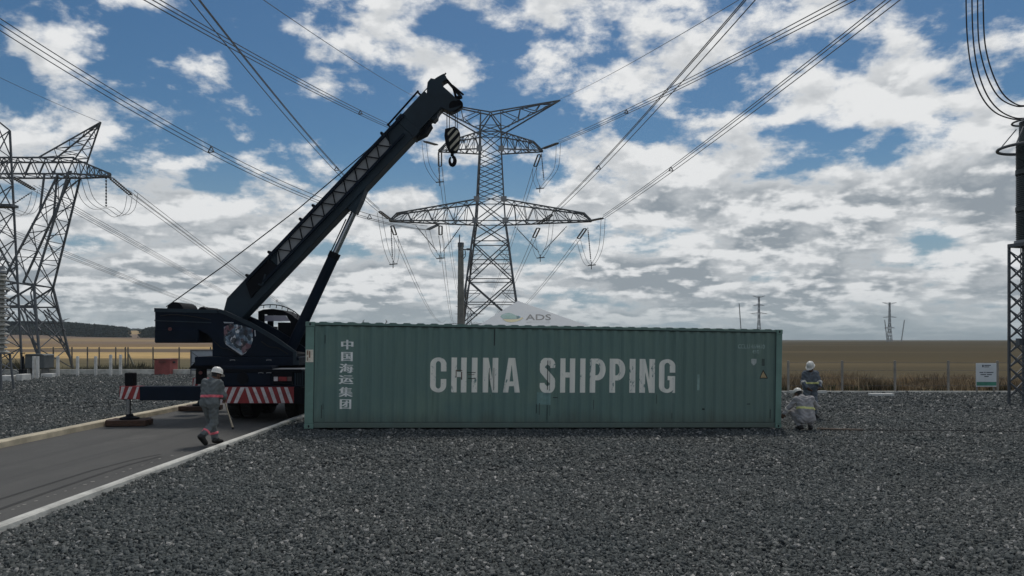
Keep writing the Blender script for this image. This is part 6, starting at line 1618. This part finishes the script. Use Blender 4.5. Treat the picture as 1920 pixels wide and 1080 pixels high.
flat('logo_leaf', [[(968, 592.5), (973, 592), (976.5, 594), (974, 597), (969, 597.5)]], mat('logo_blue', (0.06, 0.20, 0.36), 0.6))
m_lg = mat('logo_grey', (0.10, 0.11, 0.115), 0.7)
flat('name_print', [[(a, -q_) for a, q_ in p_] for p_ in fit(text_mesh_polys('ADS', 0.012), 985.5, 1033, -600.5, -589.5)], m_lg)
flat('name_print', [[(a, -q_) for a, q_ in p_] for p_ in fit(text_mesh_polys('SERVICES'), 987, 1031, -605.6, -602.8)], mat('logo_pale_grey', (0.42, 0.45, 0.45), 0.7))

# sign on the right fence
YS = 32.9; sg = empty('yard_sign', (X(1849, YS), YS, 0), 'white notice sign with a green foot strip on the right fence', 'sign')
k = MB(); k.cbox(X(1830, YS), X(1868, YS), YS - 0.02, YS + 0.02, Z(725, YS), Z(681, YS), 0.006); k.build('board', mat('sign_white', (0.66, 0.69, 0.70), 0.6, var=0.06), sg)
k = MB(); k.span(X(1830.5, YS), X(1867.5, YS), YS - 0.026, YS - 0.022, Z(723, YS), Z(716, YS)); k.build('green_strip', mat('sign_green', (0.055, 0.25, 0.17), 0.6), sg)
m_ink = mat('sign_ink', (0.07, 0.08, 0.10), 0.7)
for (a, q_, w_, h_) in ((1836, 697.5, 7, 1.6), (1844.5, 697.5, 3, 1.4), (1849, 697.5, 13, 1.6), (1838, 701.5, 10, 1.6), (1850, 701.5, 9, 1.6), (1845, 705, 8, 1.6), (1841, 684, 2.6, 4.5), (1845, 684.5, 12, 1.5), (1845, 687.3, 9, 1.2)):
    k = MB(); k.span(X(a, YS), X(a + w_, YS), YS - 0.026, YS - 0.022, Z(q_ + h_, YS), Z(q_, YS)); k.build('print_mark', m_ink, sg)
for a in (1833, 1865):
    k = MB(); k.span(X(a, YS) - 0.03, X(a, YS) + 0.03, YS + 0.025, YS + 0.075, -0.15, Z(683, YS)); k.build('post', MATS['grey_post'], sg)

# surge arrester on its lattice stand at the right edge
YA = 27.0; ax_ = X(1928, YA); zb_ = float(gz(ax_, YA))
ar = empty('surge_arrester', (ax_, YA, zb_), 'tall dark surge arrester column on a lattice stand at the right edge', 'surge arrester')
M_ARR = mat('arrester_housing', (0.030, 0.040, 0.040), 0.5, var=0.2, scale=3)
zt_ = Z(461, YA); hw = 0.40
cor = [Vector((X(1892, YA + 0.25), YA + 0.25, 0)), Vector((X(1913, YA), YA - 0.45, 0)), Vector((X(1958, YA), YA - 0.25, 0)), Vector((X(1935, YA), YA + 0.45, 0))]
for i, c_ in enumerate(cor):
    k = MB(); k.bar((c_.x, c_.y, zb_ - 0.1), (c_.x, c_.y, zt_), 0.20 if i == 1 else 0.075); k.build('stand_leg', M_STEEL, ar)
for i in range(4):
    a, b_ = cor[i], cor[(i + 1) % 4]
    for j in range(10):
        z0, z1 = zb_ + 0.3 + (zt_ - zb_ - 0.45) * j / 10, zb_ + 0.3 + (zt_ - zb_ - 0.45) * (j + 1) / 10; k = MB()
        k.bar((a.x, a.y, z0), (b_.x, b_.y, z1), 0.045); k.bar((a.x, a.y + 0.01, z1), (b_.x, b_.y + 0.01, z0), 0.03); k.build('brace', M_STEEL, ar)
k = MB()
for i in range(4): k.bar((cor[i].x, cor[i].y, zt_ + 0.03), (cor[(i + 1) % 4].x, cor[(i + 1) % 4].y, zt_ + 0.03), 0.14, 0.12)
k.span(cor[0].x + .1, cor[2].x - .1, YA - 0.3, YA + 0.3, zt_ + 0.02, zt_ + 0.07); k.build('top_frame', M_STEEL, ar)
k = MB(); k.cyl((X(1907, YA), YA - 0.2, Z(600, YA)), (X(1907, YA), YA - 0.2, zt_), 0.02, 6); k.box((X(1906, YA), YA - 0.2, Z(641, YA)), (0.2, 0.2, 0.25)); k.build('discharge_counter', M_STEEL, ar)
segs = [(452, 396), (388, 327), (318, 272)]
for (a, b0) in segs:
    prof_ = []; z_ = Z(a, YA); ze = Z(b0, YA); nsh = 16
    for i in range(nsh):
        q_ = z_ + (ze - z_) * i / nsh; st_ = (ze - z_) / nsh; prof_ += [(0.365, q_), (0.39, q_ + st_ * 0.3), (0.365, q_ + st_ * 0.7)]
    k = MB(); k.lathe(prof_ + [(0.3, ze)], 24, c=(ax_, YA, 0)); k.build('housing_unit', M_ARR, ar, smooth=True)
for (a, b0, rr) in ((456, 451, 0.44), (396, 388, 0.40), (327, 318, 0.40), (273, 266, 0.38)):
    k = MB(); k.lathe([(0.3, Z(a, YA)), (rr, Z(a, YA)), (rr, Z(b0, YA)), (0.3, Z(b0, YA))], 24, c=(ax_, YA, 0)); k.build('flange', M_STEEL2 if rr > 0.42 else M_ARR, ar, smooth=True)
zr = Z(277.5, YA); ring = [Vector((ax_ + 0.95 * math.cos(a), YA + 0.95 * math.sin(a), zr)) for a in [2 * math.pi * i / 36 for i in range(37)]]
k = MB(); k.tube(ring, 0.055, 8); rg_ = k.build('grading_ring', M_STEEL, ar, smooth='all')
for a in (2.6, 3.7, 0.5, 5.8):
    k = MB(); k.bar((ax_ + 0.36 * math.cos(a), YA + 0.36 * math.sin(a), Z(240, YA)), (ax_ + 0.92 * math.cos(a), YA + 0.92 * math.sin(a), zr), 0.035); k.build('ring_strut', M_STEEL, rg_)
k = MB(); k.cyl((ax_, YA, Z(268, YA)), (ax_, YA, Z(228, YA)), 0.30, 20, 0.28); k.cyl((ax_ - 0.05, YA, Z(228, YA)), (ax_ - 0.05, YA, Z(196, YA)), 0.045, 8); k.build('terminal', M_ARR, ar)
ring = [Vector((ax_ + 0.5 * math.cos(a), YA + 0.5 * math.sin(a), Z(229, YA))) for a in [2 * math.pi * i / 24 for i in range(25)]]
k = MB(); k.tube(ring, 0.035, 6); k.build('terminal_ring', M_STEEL, ar, smooth='all')
W4 = [([(1811, -40), (1813, 60), (1822, 130), (1840, 180), (1865, 210), (1898, 223), (1925, 223)], 0.2), ([(1822, -40), (1824, 60), (1832, 125), (1849, 175), (1873, 206), (1903, 221), (1928, 221)], -0.2),
      ([(1833, -40), (1834, 60), (1841, 110), (1856, 155), (1876, 185), (1905, 199), (1928, 198)], 0.25), ([(1843, -40), (1845, 60), (1852, 108), (1866, 150), (1884, 180), (1909, 197), (1930, 197)], -0.25)]
drop = empty('dropper_cables', at(1828, -40, YA), 'four dark cables curving down to the surge arrester at the right edge', 'cable')
for q_, dy in W4:
    k = MB(); k.tube(smooth_pts([at(a, c_, YA + dy) for a, c_ in q_], 8), 0.026, 6); k.build('cable', M_ROPE, drop)

# small things lying on the gravel
def lying(name, px, py, L, w, h, mt, label, cat, ang=0):
    Y = (CAM_H + 0.1) * F_PX / (py - 637.0); x_ = X(px, Y); z_ = float(gz(x_, Y)); rot = Matrix.Rotation(R(ang), 3, 'Z')
    k_ = MB(); k_.box((x_, Y, z_ + h / 2 + 0.02), (L, w, h), rot); return tag(k_.build(name, mt, bevel=0.01), label, cat)
lying('concrete_slab', 1652, 741.5, 0.95, 0.35, 0.10, M_CONC, 'pale slab lying on the gravel before the right fence', 'slab', -4)
lying('white_pipe', 1515, 736.8, 1.62, 0.12, 0.12, mat('white_plastic', (0.60, 0.60, 0.56), 0.5), 'white pipe lying on the gravel behind the standing man', 'pipe', -3)
Yc_ = 19.25
pts_ = [Vector((X(a, Yc_ + d_), Yc_ + d_, float(gz(X(a, Yc_), Yc_)) + 0.05)) for a, d_ in ((1532, 0.10), (1560, 0.04), (1590, 0.0), (1618, -0.08))]
tag(MB().tube(pts_, 0.024, 8).build('iron_bar', mat('rusty_iron', (0.17, 0.13, 0.10), 0.8, var=0.3, scale=8), smooth=True), 'thin rusty bar lying on the gravel right of the crouching man', 'bar')
pts_ = [Vector((X(a, 19.0), 19.0 + d_, float(gz(X(a, 19.0), 19.0)) + 0.055)) for a, d_ in ((1618, 0.15), (1680, 0.08), (1760, 0.0), (1840, -0.10), (1960, -0.2))]
tag(MB().tube(smooth_pts(pts_, 4), 0.010, 6).build('cable_on_ground', M_ROPE, smooth=True), 'thin dark cable lying across the gravel to the right edge', 'cable')

# ================================================================== HAZE
hz = MB(); hz.span(-9600, 9600, -200, 9400, -3.0, 75.0)
haze = hz.build('haze', None)
mh = bpy.data.materials.new('haze_air'); mh.use_nodes = True; mh.node_tree.nodes.clear()
pv = mh.node_tree.nodes.new('ShaderNodeVolumePrincipled'); pv.inputs['Color'].default_value = (0.82, 0.94, 0.98, 1); pv.inputs['Density'].default_value = 0.00016
ho = mh.node_tree.nodes.new('ShaderNodeOutputMaterial'); mh.node_tree.links.new(pv.outputs[0], ho.inputs['Volume'])
haze.data.materials.append(mh); tag(haze, 'thin pale haze in the air over the fields', 'haze', kind='stuff')
